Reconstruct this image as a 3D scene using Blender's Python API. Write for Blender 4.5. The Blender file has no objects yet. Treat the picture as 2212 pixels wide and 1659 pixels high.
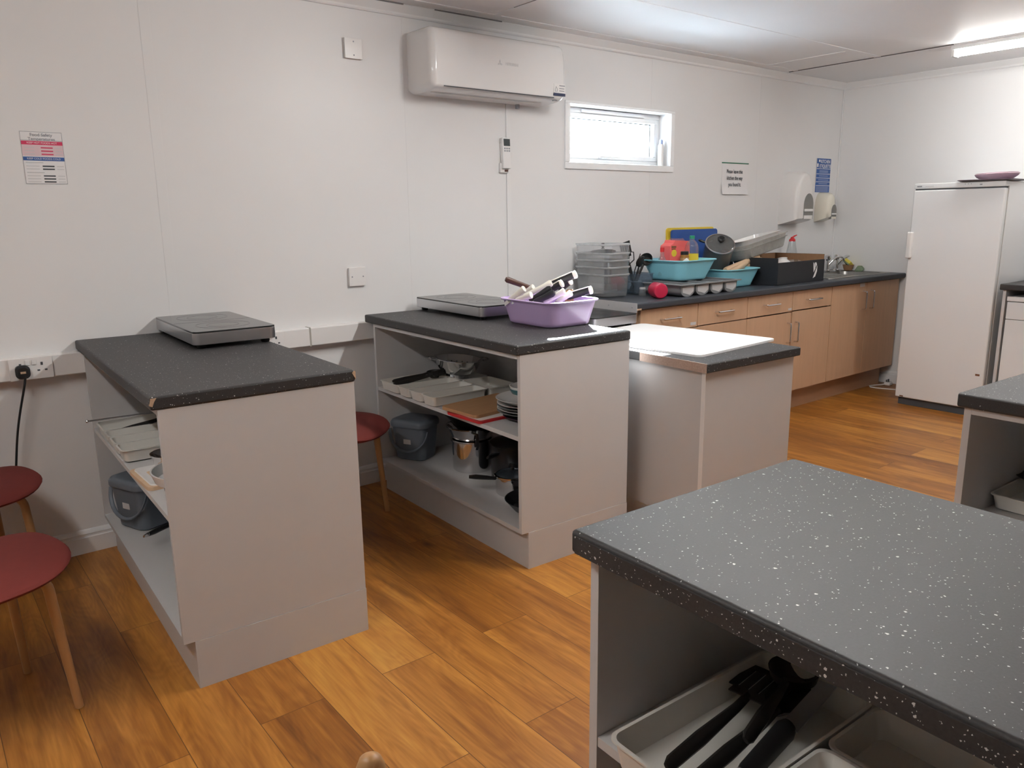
import bpy, bmesh, math, random
from mathutils import Vector, Matrix, Euler
PI = math.pi
random.seed(7)
C = bpy.context.scene.collection
S = bpy.context.scene

# ------------------------------------------------------------------ camera
IMG_W, IMG_H = 2212, 1659
F_PX = 1676.74
CAM = Vector((-0.1108, -3.5333, 1.3680))
YAW, PITCH, ROLL = -0.66688, -0.21330, -0.01312
fw = Vector((-math.sin(YAW) * math.cos(PITCH), math.cos(YAW) * math.cos(PITCH), math.sin(PITCH)))
rt = fw.cross(Vector((0, 0, 1))).normalized()
up = rt.cross(fw)
r2 = rt * math.cos(ROLL) + up * math.sin(ROLL)
u2 = -rt * math.sin(ROLL) + up * math.cos(ROLL)
cd = bpy.data.cameras.new('camera')
cam = bpy.data.objects.new('camera', cd)
C.objects.link(cam)
cd.sensor_fit = 'HORIZONTAL'
cd.sensor_width = 36.0
cd.lens = F_PX / IMG_W * 36.0
cd.clip_start = 0.02
m3 = Matrix((r2, u2, -fw)).transposed()
cam.matrix_world = Matrix.Translation(CAM) @ m3.to_4x4()
S.camera = cam

# ------------------------------------------------------------------ light and exposure
S.view_settings.view_transform = 'Standard'
S.view_settings.look = 'None'
S.view_settings.gamma = 1.0
S.view_settings.exposure = 0.0
S.view_settings.use_curve_mapping = False
W = bpy.data.worlds.new('daylight'); S.world = W
W.use_nodes = True
W.node_tree.nodes['Background'].inputs[0].default_value = (0.74, 0.87, 1.0, 1)
W.node_tree.nodes['Background'].inputs[1].default_value = 40.0
sl = bpy.data.lights.new('sun', 'SUN'); sl.energy = 140.0; sl.angle = 0.01; sl.color = (0.97, 0.98, 1.0)
sun = bpy.data.objects.new('sun', sl); C.objects.link(sun)
SUN_DIR = Vector((-0.70, -0.70, -0.509))
sun.rotation_euler = SUN_DIR.to_track_quat('-Z', 'Y').to_euler()
sun.location = (9, 9, 8)
TUBE_STRENGTH = 128.0
TUBE_COLOR = (1.0, 0.99, 0.955)

# ------------------------------------------------------------------ materials
def mat(name, col, rough=0.5, metal=0.0, noise=0.0, nscale=20.0, spec=0.5, bump=0.0, bscale=200.0, trans=0.0, ior=1.45, emit=None, coat=0.0, alpha=1.0, stretch=None):
    m = bpy.data.materials.new(name); m.use_nodes = True
    nt = m.node_tree; b = nt.nodes['Principled BSDF']
    b.inputs['Base Color'].default_value = (*col, 1)
    b.inputs['Roughness'].default_value = rough
    b.inputs['Metallic'].default_value = metal
    b.inputs['Specular IOR Level'].default_value = spec
    b.inputs['Transmission Weight'].default_value = trans
    b.inputs['IOR'].default_value = ior
    b.inputs['Coat Weight'].default_value = coat
    b.inputs['Alpha'].default_value = alpha
    if emit:
        b.inputs['Emission Color'].default_value = (*emit[0], 1); b.inputs['Emission Strength'].default_value = emit[1]
    tc = nt.nodes.new('ShaderNodeTexCoord')
    src = tc.outputs['Object']
    if stretch:
        mp = nt.nodes.new('ShaderNodeMapping'); mp.inputs['Scale'].default_value = stretch
        nt.links.new(src, mp.inputs[0]); src = mp.outputs[0]
    if noise > 0:
        n = nt.nodes.new('ShaderNodeTexNoise'); n.inputs['Scale'].default_value = nscale; n.inputs['Detail'].default_value = 4
        nt.links.new(src, n.inputs['Vector'])
        mx = nt.nodes.new('ShaderNodeMix'); mx.data_type = 'RGBA'
        mx.inputs[6].default_value = (*[c * (1 - noise) for c in col], 1)
        mx.inputs[7].default_value = (*[min(1, c * (1 + noise)) for c in col], 1)
        nt.links.new(n.outputs[0], mx.inputs[0]); nt.links.new(mx.outputs[2], b.inputs['Base Color'])
    if bump > 0:
        n2 = nt.nodes.new('ShaderNodeTexNoise'); n2.inputs['Scale'].default_value = bscale; n2.inputs['Detail'].default_value = 2
        nt.links.new(src, n2.inputs['Vector'])
        bp = nt.nodes.new('ShaderNodeBump'); bp.inputs['Strength'].default_value = bump; bp.inputs['Distance'].default_value = 0.002
        nt.links.new(n2.outputs[0], bp.inputs['Height']); nt.links.new(bp.outputs[0], b.inputs['Normal'])
    return m

def laminate(name, base, fleck, amount=0.22, scale=70.0, rough=0.36):
    m = mat(name, base, rough=rough, spec=0.36); nt = m.node_tree; b = nt.nodes['Principled BSDF']; N = nt.nodes.new; L = nt.links.new
    tc = N('ShaderNodeTexCoord')
    wn = N('ShaderNodeTexNoise'); wn.inputs['Scale'].default_value = 420; L(tc.outputs['Object'], wn.inputs['Vector'])
    ws = N('ShaderNodeVectorMath'); ws.operation = 'SCALE'; ws.inputs[3].default_value = 0.0035; L(wn.outputs[1], ws.inputs[0])
    wv = N('ShaderNodeVectorMath'); wv.operation = 'ADD'; L(tc.outputs['Object'], wv.inputs[0]); L(ws.outputs[0], wv.inputs[1])
    prev = None
    for sc, am, rad in ((scale, amount, 0.21), (scale * 2.2, min(0.75, amount * 2.0), 0.23)):
        v = N('ShaderNodeTexVoronoi'); v.inputs['Scale'].default_value = sc; L(wv.outputs[0], v.inputs['Vector'])
        sp = N('ShaderNodeSeparateColor'); L(v.outputs['Color'], sp.inputs[0])
        mr = N('ShaderNodeMapRange'); mr.inputs[1].default_value = 1 - am; mr.inputs[2].default_value = 1; mr.inputs[3].default_value = 0; mr.inputs[4].default_value = rad
        L(sp.outputs[0], mr.inputs[0])
        lt = N('ShaderNodeMath'); lt.operation = 'LESS_THAN'; L(v.outputs['Distance'], lt.inputs[0]); L(mr.outputs[0], lt.inputs[1])
        if prev is None: prev = lt.outputs[0]
        else:
            mxm = N('ShaderNodeMath'); mxm.operation = 'MAXIMUM'; L(prev, mxm.inputs[0]); L(lt.outputs[0], mxm.inputs[1]); prev = mxm.outputs[0]
    n = N('ShaderNodeTexNoise'); n.inputs['Scale'].default_value = 260; n.inputs['Detail'].default_value = 3; L(tc.outputs['Object'], n.inputs['Vector'])
    m1 = N('ShaderNodeMix'); m1.data_type = 'RGBA'
    m1.inputs[6].default_value = (*[c * 0.7 for c in base], 1); m1.inputs[7].default_value = (*[c * 1.35 for c in base], 1)
    L(n.outputs[0], m1.inputs[0])
    m2 = N('ShaderNodeMix'); m2.data_type = 'RGBA'; m2.inputs[7].default_value = (*fleck, 1)
    L(prev, m2.inputs[0]); L(m1.outputs[2], m2.inputs[6]); L(m2.outputs[2], b.inputs['Base Color'])
    nb = N('ShaderNodeTexNoise'); nb.inputs['Scale'].default_value = 420; L(tc.outputs['Object'], nb.inputs['Vector'])
    bp = N('ShaderNodeBump'); bp.inputs['Strength'].default_value = 0.12; bp.inputs['Distance'].default_value = 0.001
    L(nb.outputs[0], bp.inputs['Height']); L(bp.outputs[0], b.inputs['Normal'])
    return m

def floor_mat():
    m = mat('oak_plank_floor', (0.4, 0.2, 0.06), rough=0.38); nt = m.node_tree; b = nt.nodes['Principled BSDF']; N = nt.nodes.new; L = nt.links.new
    g = N('ShaderNodeNewGeometry'); sp = N('ShaderNodeSeparateXYZ'); L(g.outputs['Position'], sp.inputs[0])
    cb = N('ShaderNodeCombineXYZ'); L(sp.outputs[1], cb.inputs[0]); L(sp.outputs[0], cb.inputs[1])
    mp = N('ShaderNodeMapping'); mp.inputs['Location'].default_value = (0.35, 0.06, 0); L(cb.outputs[0], mp.inputs[0])
    br = N('ShaderNodeTexBrick'); br.offset = 0.37; br.offset_frequency = 2; br.squash = 1
    br.inputs['Scale'].default_value = 1; br.inputs['Brick Width'].default_value = 1.25; br.inputs['Row Height'].default_value = 0.19
    br.inputs['Mortar Size'].default_value = 0.0012; br.inputs['Mortar Smooth'].default_value = 0.3; br.inputs['Bias'].default_value = 0
    br.inputs['Color1'].default_value = (0, 0, 0, 1); br.inputs['Color2'].default_value = (1, 1, 1, 1); br.inputs['Mortar'].default_value = (0.5, 0.5, 0.5, 1)
    L(mp.outputs[0], br.inputs['Vector'])
    sc = N('ShaderNodeSeparateColor'); L(br.outputs['Color'], sc.inputs[0])
    tone = sc.outputs[0]
    off = N('ShaderNodeMath'); off.operation = 'MULTIPLY'; off.inputs[1].default_value = 37.0; L(tone, off.inputs[0])
    sp2 = N('ShaderNodeSeparateXYZ'); L(mp.outputs[0], sp2.inputs[0])
    cg = N('ShaderNodeCombineXYZ'); L(sp2.outputs[0], cg.inputs[0]); L(sp2.outputs[1], cg.inputs[1]); L(off.outputs[0], cg.inputs[2])
    st = N('ShaderNodeMapping'); st.inputs['Scale'].default_value = (1.1, 9.0, 1.0); L(cg.outputs[0], st.inputs[0])
    n1 = N('ShaderNodeTexNoise'); n1.inputs['Scale'].default_value = 1.5; n1.inputs['Detail'].default_value = 6; n1.inputs['Distortion'].default_value = 1.1; L(st.outputs[0], n1.inputs['Vector'])
    st2 = N('ShaderNodeMapping'); st2.inputs['Scale'].default_value = (3.0, 70.0, 1.0); L(cg.outputs[0], st2.inputs[0])
    n2 = N('ShaderNodeTexNoise'); n2.inputs['Scale'].default_value = 2.0; n2.inputs['Detail'].default_value = 3; L(st2.outputs[0], n2.inputs['Vector'])
    # cathedral rings
    st3 = N('ShaderNodeMapping'); st3.inputs['Scale'].default_value = (1.6, 7.0, 1.0); L(cg.outputs[0], st3.inputs[0])
    n3 = N('ShaderNodeTexNoise'); n3.inputs['Scale'].default_value = 1.3; n3.inputs['Detail'].default_value = 1; L(st3.outputs[0], n3.inputs['Vector'])
    sn = N('ShaderNodeMath'); sn.operation = 'MULTIPLY'; sn.inputs[1].default_value = 95; L(n3.outputs[0], sn.inputs[0])
    si = N('ShaderNodeMath'); si.operation = 'SINE'; L(sn.outputs[0], si.inputs[0])
    # knots
    st4 = N('ShaderNodeMapping'); st4.inputs['Scale'].default_value = (2.3, 5.2, 1.0); L(cg.outputs[0], st4.inputs[0])
    vo = N('ShaderNodeTexVoronoi'); vo.inputs['Scale'].default_value = 1.0; L(st4.outputs[0], vo.inputs['Vector'])
    kn = N('ShaderNodeMapRange'); kn.inputs[1].default_value = 0.02; kn.inputs[2].default_value = 0.21; kn.inputs[3].default_value = 1; kn.inputs[4].default_value = 0; L(vo.outputs['Distance'], kn.inputs[0])
    kp = N('ShaderNodeMath'); kp.operation = 'POWER'; kp.inputs[1].default_value = 2.2; L(kn.outputs[0], kp.inputs[0])
    vs = N('ShaderNodeSeparateColor'); L(vo.outputs['Color'], vs.inputs[0])
    gt = N('ShaderNodeMath'); gt.operation = 'GREATER_THAN'; gt.inputs[1].default_value = 0.5; L(vs.outputs[0], gt.inputs[0])
    kk = N('ShaderNodeMath'); kk.operation = 'MULTIPLY'; L(kp.outputs[0], kk.inputs[0]); L(gt.outputs[0], kk.inputs[1])
    # combine value
    def mul(a, k):
        x = N('ShaderNodeMath'); x.operation = 'MULTIPLY'; x.inputs[1].default_value = k; L(a, x.inputs[0]); return x.outputs[0]
    def add(a, c2):
        x = N('ShaderNodeMath'); x.operation = 'ADD'; L(a, x.inputs[0]); L(c2, x.inputs[1]); return x.outputs[0]
    val = add(add(add(mul(tone, 0.24), mul(n1.outputs[0], 0.80)), mul(n2.outputs[0], 0.26)), mul(si.outputs[0], 0.026))
    cr = N('ShaderNodeValToRGB'); L(val, cr.inputs[0])
    e = cr.color_ramp.elements
    e[0].position = 0.36; e[0].color = (0.150, 0.048, 0.008, 1)
    e[1].position = 0.93; e[1].color = (0.560, 0.265, 0.052, 1)
    x = e.new(0.58); x.color = (0.285, 0.103, 0.016, 1)
    x = e.new(0.74); x.color = (0.420, 0.172, 0.030, 1)
    mk = N('ShaderNodeMix'); mk.data_type = 'RGBA'; mk.inputs[7].default_value = (0.06, 0.018, 0.004, 1); L(kk.outputs[0], mk.inputs[0]); L(cr.outputs[0], mk.inputs[6])
    mm = N('ShaderNodeMix'); mm.data_type = 'RGBA'; mm.inputs[7].default_value = (0.10, 0.035, 0.008, 1)
    L(br.outputs['Fac'], mm.inputs[0]); L(mk.outputs[2], mm.inputs[6]); L(mm.outputs[2], b.inputs['Base Color'])
    return m

def thin_glass(name, tint=(1, 1, 1), gloss=0.08, frost=0.0, body=(0.8, 0.82, 0.83)):
    m = bpy.data.materials.new(name); m.use_nodes = True; nt = m.node_tree; nt.nodes.clear(); N = nt.nodes.new; L = nt.links.new
    o = N('ShaderNodeOutputMaterial'); t = N('ShaderNodeBsdfTransparent'); t.inputs[0].default_value = (*tint, 1)
    g = N('ShaderNodeBsdfGlossy'); g.inputs['Roughness'].default_value = 0.08
    lw = N('ShaderNodeFresnel'); lw.inputs[0].default_value = 1.4
    mx = N('ShaderNodeMixShader'); L(t.outputs[0], mx.inputs[1]); L(g.outputs[0], mx.inputs[2])
    ml = N('ShaderNodeMath'); ml.operation = 'MULTIPLY_ADD'; ml.inputs[1].default_value = 0.6 if frost < 0.05 else 0.3; ml.inputs[2].default_value = gloss * 0.3; L(lw.outputs[0], ml.inputs[0]); L(ml.outputs[0], mx.inputs[0])
    last = mx.outputs[0]
    if frost > 0:
        d = N('ShaderNodeBsdfDiffuse'); d.inputs[0].default_value = (*body, 1)
        tc = N('ShaderNodeTexCoord'); n = N('ShaderNodeTexNoise'); n.inputs['Scale'].default_value = 30; L(tc.outputs['Object'], n.inputs['Vector'])
        mr = N('ShaderNodeMapRange'); mr.inputs[3].default_value = frost * 0.8; mr.inputs[4].default_value = frost * 1.2; L(n.outputs[0], mr.inputs[0])
        tl = N('ShaderNodeBsdfTranslucent'); tl.inputs[0].default_value = (*body, 1)
        md = N('ShaderNodeMixShader'); md.inputs[0].default_value = 0.45; L(d.outputs[0], md.inputs[1]); L(tl.outputs[0], md.inputs[2])
        m2 = N('ShaderNodeMixShader'); L(mr.outputs[0], m2.inputs[0]); L(last, m2.inputs[1]); L(md.outputs[0], m2.inputs[2]); last = m2.outputs[0]
    L(last, o.inputs[0])
    return m

M = dict(
    wall=mat('white_wall_panel', (0.79, 0.785, 0.785), 0.42, noise=0.02, nscale=3, bump=0.03, bscale=60),
    ceil=mat('white_ceiling_board', (0.86, 0.86, 0.87), 0.5, noise=0.02, nscale=4),
    trim=mat('white_painted_trim', (0.80, 0.795, 0.795), 0.35, noise=0.02, nscale=9),
    gapgrey=mat('grey_gap', (0.22, 0.21, 0.21), 0.8, noise=0.2, nscale=40),
    shadow_gap=mat('dark_gap', (0.10, 0.09, 0.09), 0.8, noise=0.2, nscale=40),
    upvc=mat('white_window_plastic', (0.90, 0.91, 0.92), 0.25, noise=0.02),
    pvc=mat('white_plastic', (0.80, 0.785, 0.775), 0.28, noise=0.015, nscale=15),
    pvcgloss=mat('glossy_white_plastic', (0.80, 0.79, 0.785), 0.12, noise=0.012, nscale=10),
    cream=mat('cream_plastic', (0.78, 0.74, 0.64), 0.25, noise=0.02),
    floor=floor_mat(),
    lam=laminate('black_flecked_laminate', (0.036, 0.0345, 0.035), (0.60, 0.60, 0.58), amount=.22, scale=92, rough=.5),
    lamblue=laminate('slate_laminate', (0.042, 0.047, 0.058), (0.075, 0.08, 0.09), amount=0.2, scale=160, rough=0.42),
    carcass=mat('pale_grey_melamine', (0.565, 0.555, 0.555), 0.42, noise=0.02, nscale=12, bump=0.03, bscale=300),
    chip=mat('raw_chipboard', (0.48, 0.33, 0.22), 0.85, noise=0.3, nscale=120),
    chipgrey=mat('raw_chipboard_edge', (0.42, 0.32, 0.27), 0.9, noise=0.3, nscale=150),
    beech=mat('beech_veneer', (0.57, 0.365, 0.23), 0.42, noise=0.12, nscale=5, stretch=(6, 6, 0.7)),
    beechdark=mat('beech_plinth', (0.42, 0.25, 0.15), 0.5, noise=0.12, nscale=5, stretch=(1, 6, 6)),
    leg=mat('bent_beech_wood', (0.46, 0.25, 0.105), 0.4, noise=0.15, nscale=8, stretch=(8, 8, 1)),
    palewood=mat('pale_wood', (0.66, 0.46, 0.30), 0.55, noise=0.12, nscale=10, stretch=(1, 8, 8)),
    boardwood=mat('wooden_board', (0.42, 0.235, 0.115), 0.5, noise=0.18, nscale=8, stretch=(1, 9, 9)),
    redseat=mat('dark_red_vinyl', (0.155, 0.027, 0.022), 0.75, spec=0.25, noise=0.08, nscale=30, bump=0.1, bscale=500),
    steel=mat('brushed_steel', (0.58, 0.58, 0.60), 0.28, metal=1, noise=0.05, nscale=60, stretch=(1, 1, 14)),
    sinksteel=mat('darkened_sink_steel', (0.36, 0.35, 0.335), 0.35, metal=1, noise=0.08, nscale=40),  # steel colour darkened to imitate the dark reflections in the sink
    chrome=mat('polished_chrome', (0.75, 0.75, 0.76), 0.08, metal=1, noise=0.02),
    alu=mat('dull_aluminium', (0.55, 0.55, 0.56), 0.45, metal=0.4, noise=0.06, nscale=40),
    hobglass=mat('black_hob_glass', (0.022, 0.021, 0.021), 0.12, noise=0.1, nscale=5),
    hobline=mat('hob_print', (0.026, 0.025, 0.0245), 0.14, noise=0.1),
    black=mat('black_plastic', (0.012, 0.012, 0.013), 0.38, noise=0.15, nscale=30),
    blacknylon=mat('black_nylon', (0.016, 0.014, 0.013), 0.45, noise=0.15, nscale=30),
    nonstick=mat('black_nonstick', (0.014, 0.014, 0.016), 0.3, noise=0.15, nscale=30),
    rubber=mat('black_rubber', (0.008, 0.008, 0.008), 0.7, noise=0.1),
    purple=mat('lilac_plastic', (0.58, 0.43, 0.72), 0.3, noise=0.02, coat=0.2),
    aqua=mat('aqua_blue_plastic', (0.27, 0.64, 0.76), 0.35, noise=0.03),
    traywhite=mat('white_cutlery_tray', (0.72, 0.70, 0.655), 0.35, noise=0.02),
    traygrey=mat('grey_cutlery_tray', (0.21, 0.215, 0.225), 0.4, noise=0.05),
    caddy=mat('blue_grey_plastic', (0.125, 0.145, 0.175), 0.42, noise=0.05),
    white=mat('white_ceramic', (0.78, 0.77, 0.76), 0.15, noise=0.015),
    boardwhite=mat('bright_white_plastic', (0.92, 0.92, 0.92), 0.3, noise=0.01),
    offwhite=mat('cream_handle', (0.78, 0.75, 0.66), 0.3, noise=0.03),
    greyrim=mat('grey_glaze', (0.28, 0.30, 0.31), 0.2, noise=0.05),
    teal=mat('teal_glaze', (0.04, 0.12, 0.13), 0.25, noise=0.05),
    brown=mat('dark_brown_wood', (0.075, 0.030, 0.020), 0.4, noise=0.2, stretch=(1, 6, 6)),
    redb=mat('bright_red_plastic', (0.55, 0.025, 0.03), 0.3, noise=0.04),
    crimson=mat('crimson_plastic', (0.46, 0.02, 0.06), 0.25, noise=0.06),
    coral=mat('coral_carton', (0.80, 0.13, 0.12), 0.5, noise=0.04),
    yellow=mat('yellow_plastic', (0.72, 0.52, 0.04), 0.4, noise=0.03),
    blue=mat('royal_blue_plastic', (0.018, 0.075, 0.30), 0.4, noise=0.04),
    green=mat('green_plastic', (0.02, 0.28, 0.15), 0.4, noise=0.04),
    paper=mat('white_paper', (0.80, 0.79, 0.80), 0.6, noise=0.015),
    pinkpaper=mat('pale_pink_print', (0.72, 0.55, 0.58), 0.6, noise=0.02),
    magenta=mat('raspberry_print', (0.62, 0.045, 0.12), 0.6, noise=0.03),
    navy=mat('navy_print', (0.045, 0.115, 0.34), 0.6, noise=0.04),
    paleblue=mat('pale_blue_print', (0.30, 0.36, 0.56), 0.6, noise=0.03),
    navyink=mat('dark_navy_ink', (0.025, 0.035, 0.085), 0.5, noise=0.05),
    faintgrey=mat('faint_grey_print', (0.64, 0.64, 0.65), 0.5, noise=0.02),
    greyink=mat('grey_ink', (0.30, 0.31, 0.34), 0.7, noise=0.05),
    palegrey=mat('pale_grey_ink', (0.58, 0.58, 0.59), 0.6, noise=0.02),
    ink=mat('dark_ink', (0.06, 0.065, 0.075), 0.7, noise=0.05),
    greenink=mat('green_strip', (0.03, 0.17, 0.10), 0.6, noise=0.1),
    lcd=mat('grey_lcd', (0.055, 0.065, 0.07), 0.2, noise=0.1),
    cardblack=mat('black_printed_card', (0.014, 0.016, 0.020), 0.55, noise=0.1),
    cardbrown=mat('brown_cardboard', (0.30, 0.165, 0.085), 0.8, noise=0.12, nscale=40),
    appliance=mat('white_enamel', (0.79, 0.80, 0.81), 0.24, noise=0.02, nscale=2),
    applshade=mat('grey_gasket', (0.40, 0.385, 0.35), 0.6, noise=0.06),
    pink=mat('pink_plastic', (0.74, 0.56, 0.65), 0.35, noise=0.05),
    plum=mat('dark_plum_plastic', (0.05, 0.02, 0.045), 0.35, noise=0.08),
    rust=mat('rust_mark', (0.16, 0.07, 0.03), 0.8, noise=0.4, nscale=200),
    mouthgrey=mat('grey_recess', (0.22, 0.215, 0.205), 0.6, noise=0.1),
    milkyrim=thin_glass('milky_plastic_rim', (0.97, 0.98, 0.99), 0.1, frost=0.55, body=(0.82, 0.84, 0.85)),
    potgrey=mat('dark_grey_enamel', (0.10, 0.098, 0.095), 0.3, metal=0.3, noise=0.1),
    traymilk=thin_glass('milky_tray_plastic', (0.97, 0.97, 0.96), 0.15, frost=0.42, body=(0.74, 0.73, 0.71)),
    alubright=mat('bright_foil', (0.78, 0.77, 0.76), 0.32, metal=0.6, noise=0.06, nscale=30, bump=0.3, bscale=60),
    glass=thin_glass('window_glass', (0.98, 1, 1), 0.05),
    clearplastic=thin_glass('clear_plastic', (0.90, 0.92, 0.93), 0.1, frost=0.10),
    lidglass=thin_glass('grey_lid_glass', (0.8, 0.8, 0.8), 0.5, frost=0.45, body=(0.36, 0.37, 0.37)),
    frosted=thin_glass('milky_clear_plastic', (0.985, 0.99, 1.0), 0.1, frost=0.075, body=(0.90, 0.93, 0.94)),
    smoke=thin_glass('smoky_clear_plastic', (0.80, 0.86, 0.92), 0.1, frost=0.16, body=(0.35, 0.42, 0.5)),
    jarbrown=mat('brown_jar_contents', (0.32, 0.15, 0.035), 0.25, noise=0.2),
    sponge=mat('yellow_sponge', (0.68, 0.58, 0.10), 0.9, noise=0.12, nscale=150, bump=0.4, bscale=300),
    scourer=mat('green_scourer', (0.20, 0.26, 0.17), 0.95, noise=0.2, nscale=150),
    tubedim=mat('dimmed_lit_tube_diffuser', (0.9, 0.9, 0.9), 0.4, emit=(TUBE_COLOR, TUBE_STRENGTH * 0.36)),  # tube by the fridge, dimmed so the wall beside it stays unclipped
    tubefaint=mat('faint_lit_tube_diffuser', (0.9, 0.9, 0.9), 0.4, emit=(TUBE_COLOR, TUBE_STRENGTH * 0.54)),
    tubeemit=mat('lit_tube_diffuser', (0.9, 0.9, 0.9), 0.4, emit=(TUBE_COLOR, TUBE_STRENGTH)),
)

# ------------------------------------------------------------------ mesh helpers
class B:
    def __init__(s): s.bm = bmesh.new()
    def box(s, x0, x1, y0, y1, z0, z1, bev=0.0, seg=2, mtx=None):
        vs = [s.bm.verts.new((x, y, z)) for x in (x0, x1) for y in (y0, y1) for z in (z0, z1)]
        fs = [(0, 1, 3, 2), (4, 6, 7, 5), (0, 4, 5, 1), (2, 3, 7, 6), (0, 2, 6, 4), (1, 5, 7, 3)]
        faces = [s.bm.faces.new([vs[i] for i in f]) for f in fs]
        if bev > 0:
            es = list({e for f in faces for e in f.edges})
            r = bmesh.ops.bevel(s.bm, geom=es, offset=bev, segments=seg, affect='EDGES', profile=0.5)
            vs = list({v for f in r['faces'] for v in f.verts} | {v for v in vs if v.is_valid})
        if mtx: bmesh.ops.transform(s.bm, matrix=mtx, verts=vs)
        return s
    def loft(s, rings, cap0=True, cap1=True, closed=True):
        R = [[s.bm.verts.new(p) for p in r] for r in rings]
        n = len(R[0])
        for a, b in zip(R, R[1:]):
            for i in range(n if closed else n - 1):
                j = (i + 1) % n
                s.bm.faces.new((a[i], a[j], b[j], b[i]))
        if cap0: s.bm.faces.new(list(reversed(R[0])))
        if cap1: s.bm.faces.new(R[-1])
        return s
    def lathe(s, prof, n=32, c=(0, 0), mtx=None):
        # profile of (radius, z); radius 0 closes
        start = len(s.bm.verts)
        rows = []
        for r, z in prof:
            if r <= 1e-6: rows.append([s.bm.verts.new((c[0], c[1], z))])
            else: rows.append([s.bm.verts.new((c[0] + r * math.cos(2 * PI * i / n), c[1] + r * math.sin(2 * PI * i / n), z)) for i in range(n)])
        for a, b in zip(rows, rows[1:]):
            for i in range(n):
                j = (i + 1) % n
                if len(a) == 1 and len(b) == 1: continue
                if len(a) == 1: s.bm.faces.new((a[0], b[j], b[i]))
                elif len(b) == 1: s.bm.faces.new((a[i], a[j], b[0]))
                else: s.bm.faces.new((a[i], a[j], b[j], b[i]))
        if mtx:
            s.bm.verts.ensure_lookup_table()
            bmesh.ops.transform(s.bm, matrix=mtx, verts=[v for row in rows for v in row])
        return s
    def tube(s, pts, r, n=10, cap=True):
        pts = [Vector(p) for p in pts]
        rs = r if isinstance(r, (list, tuple)) else [r] * len(pts)
        t0 = (pts[1] - pts[0]).normalized()
        a = t0.orthogonal().normalized()
        rings = []
        for i, p in enumerate(pts):
            if i == 0: t = pts[1] - pts[0]
            elif i == len(pts) - 1: t = pts[-1] - pts[-2]
            else: t = (pts[i + 1] - p).normalized() + (p - pts[i - 1]).normalized()
            t.normalize()
            a = (a - t * a.dot(t)).normalized(); b = t.cross(a)
            rr = rs[i]
            if isinstance(rr, tuple): ra, rb = rr
            else: ra = rb = rr
            rings.append([p + a * ra * math.cos(2 * PI * k / n) + b * rb * math.sin(2 * PI * k / n) for k in range(n)])
        return s.loft(rings, cap, cap)
    def prism(s, poly, z0, z1):
        # poly: xy points ccw
        return s.loft([[(x, y, z0) for x, y in poly], [(x, y, z1) for x, y in poly]])
    def xf(s, mtx): bmesh.ops.transform(s.bm, matrix=mtx, verts=s.bm.verts); return s

def rrect(w, d, r, z, n=5, cx=0, cy=0):
    r = min(r, w / 2 - 1e-4, d / 2 - 1e-4)
    pts = []
    for sx, sy, a0 in ((1, -1, -PI / 2), (1, 1, 0), (-1, 1, PI / 2), (-1, -1, PI)):
        for k in range(n + 1):
            a = a0 + PI / 2 * k / n
            pts.append((cx + sx * (w / 2 - r) + r * math.cos(a), cy + sy * (d / 2 - r) + r * math.sin(a), z))
    return pts
def rpoly(w, d, r, n=5): return [(p[0], p[1]) for p in rrect(w, d, r, 0, n)]

def obj(name, b, m, parent=None, loc=(0, 0, 0), rot=(0, 0, 0), smooth=True, angle=35):
    bm = b.bm if isinstance(b, B) else b
    bmesh.ops.recalc_face_normals(bm, faces=bm.faces)
    me = bpy.data.meshes.new(name); bm.to_mesh(me); bm.free()
    if smooth:
        me.shade_smooth(); me.set_sharp_from_angle(angle=math.radians(angle))
    me.materials.append(M[m] if isinstance(m, str) else m)
    o = bpy.data.objects.new(name, me); C.objects.link(o)
    o.location = loc; o.rotation_euler = rot
    if smooth:
        w_ = o.modifiers.new('weighted_normal', 'WEIGHTED_NORMAL'); w_.keep_sharp = True; w_.weight = 100
    if parent: o.parent = parent
    return o
def thing(name, label, cat, loc=(0, 0, 0), rot=0.0, group=None):
    o = bpy.data.objects.new(name, None); C.objects.link(o); o.empty_display_size = 0.05
    o.location = loc; o.rotation_euler = rot if isinstance(rot, (tuple, list)) else (0, 0, rot)
    o['label'] = label; o['category'] = cat
    if group: o['group'] = group
    return o
def tag(o, label, cat, group=None):
    o['label'] = label; o['category'] = cat
    if group: o['group'] = group
    return o
def struct(name, b, m, parent=None, smooth=True, **k):
    o = obj(name, b, m, parent, smooth=smooth, **k)
    if parent is None: o['kind'] = 'structure'
    return o
def copy_thing(src, label, loc, rot, group=None):
    c = src.copy(); C.objects.link(c); c.location = loc
    c.rotation_euler = rot if isinstance(rot, (tuple, list)) else (0, 0, rot)
    c['label'] = label
    if group: c['group'] = group
    for ch in list(src.children):
        k = ch.copy(); C.objects.link(k); k.parent = c
        for g in list(ch.children):
            q = g.copy(); C.objects.link(q); q.parent = k
    return c
def text(name, body, size, m, parent, loc, rot=(PI / 2, 0, 0), align='CENTER', sx=1.0, depth=0.0002, bold=0.0):
    cu = bpy.data.curves.new(name, 'FONT'); cu.body = body; cu.size = size; cu.align_x = align; cu.align_y = 'CENTER'
    cu.extrude = depth; cu.offset = bold; cu.space_line = 1.0
    t = bpy.data.objects.new(name, cu); C.objects.link(t)
    me = bpy.data.meshes.new_from_object(t); bpy.data.objects.remove(t); bpy.data.curves.remove(cu)
    me.materials.clear(); me.materials.append(M[m])
    o = bpy.data.objects.new(name, me); C.objects.link(o); o.parent = parent; o.location = loc; o.rotation_euler = rot; o.scale = (sx, 1, 1)
    return o

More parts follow.
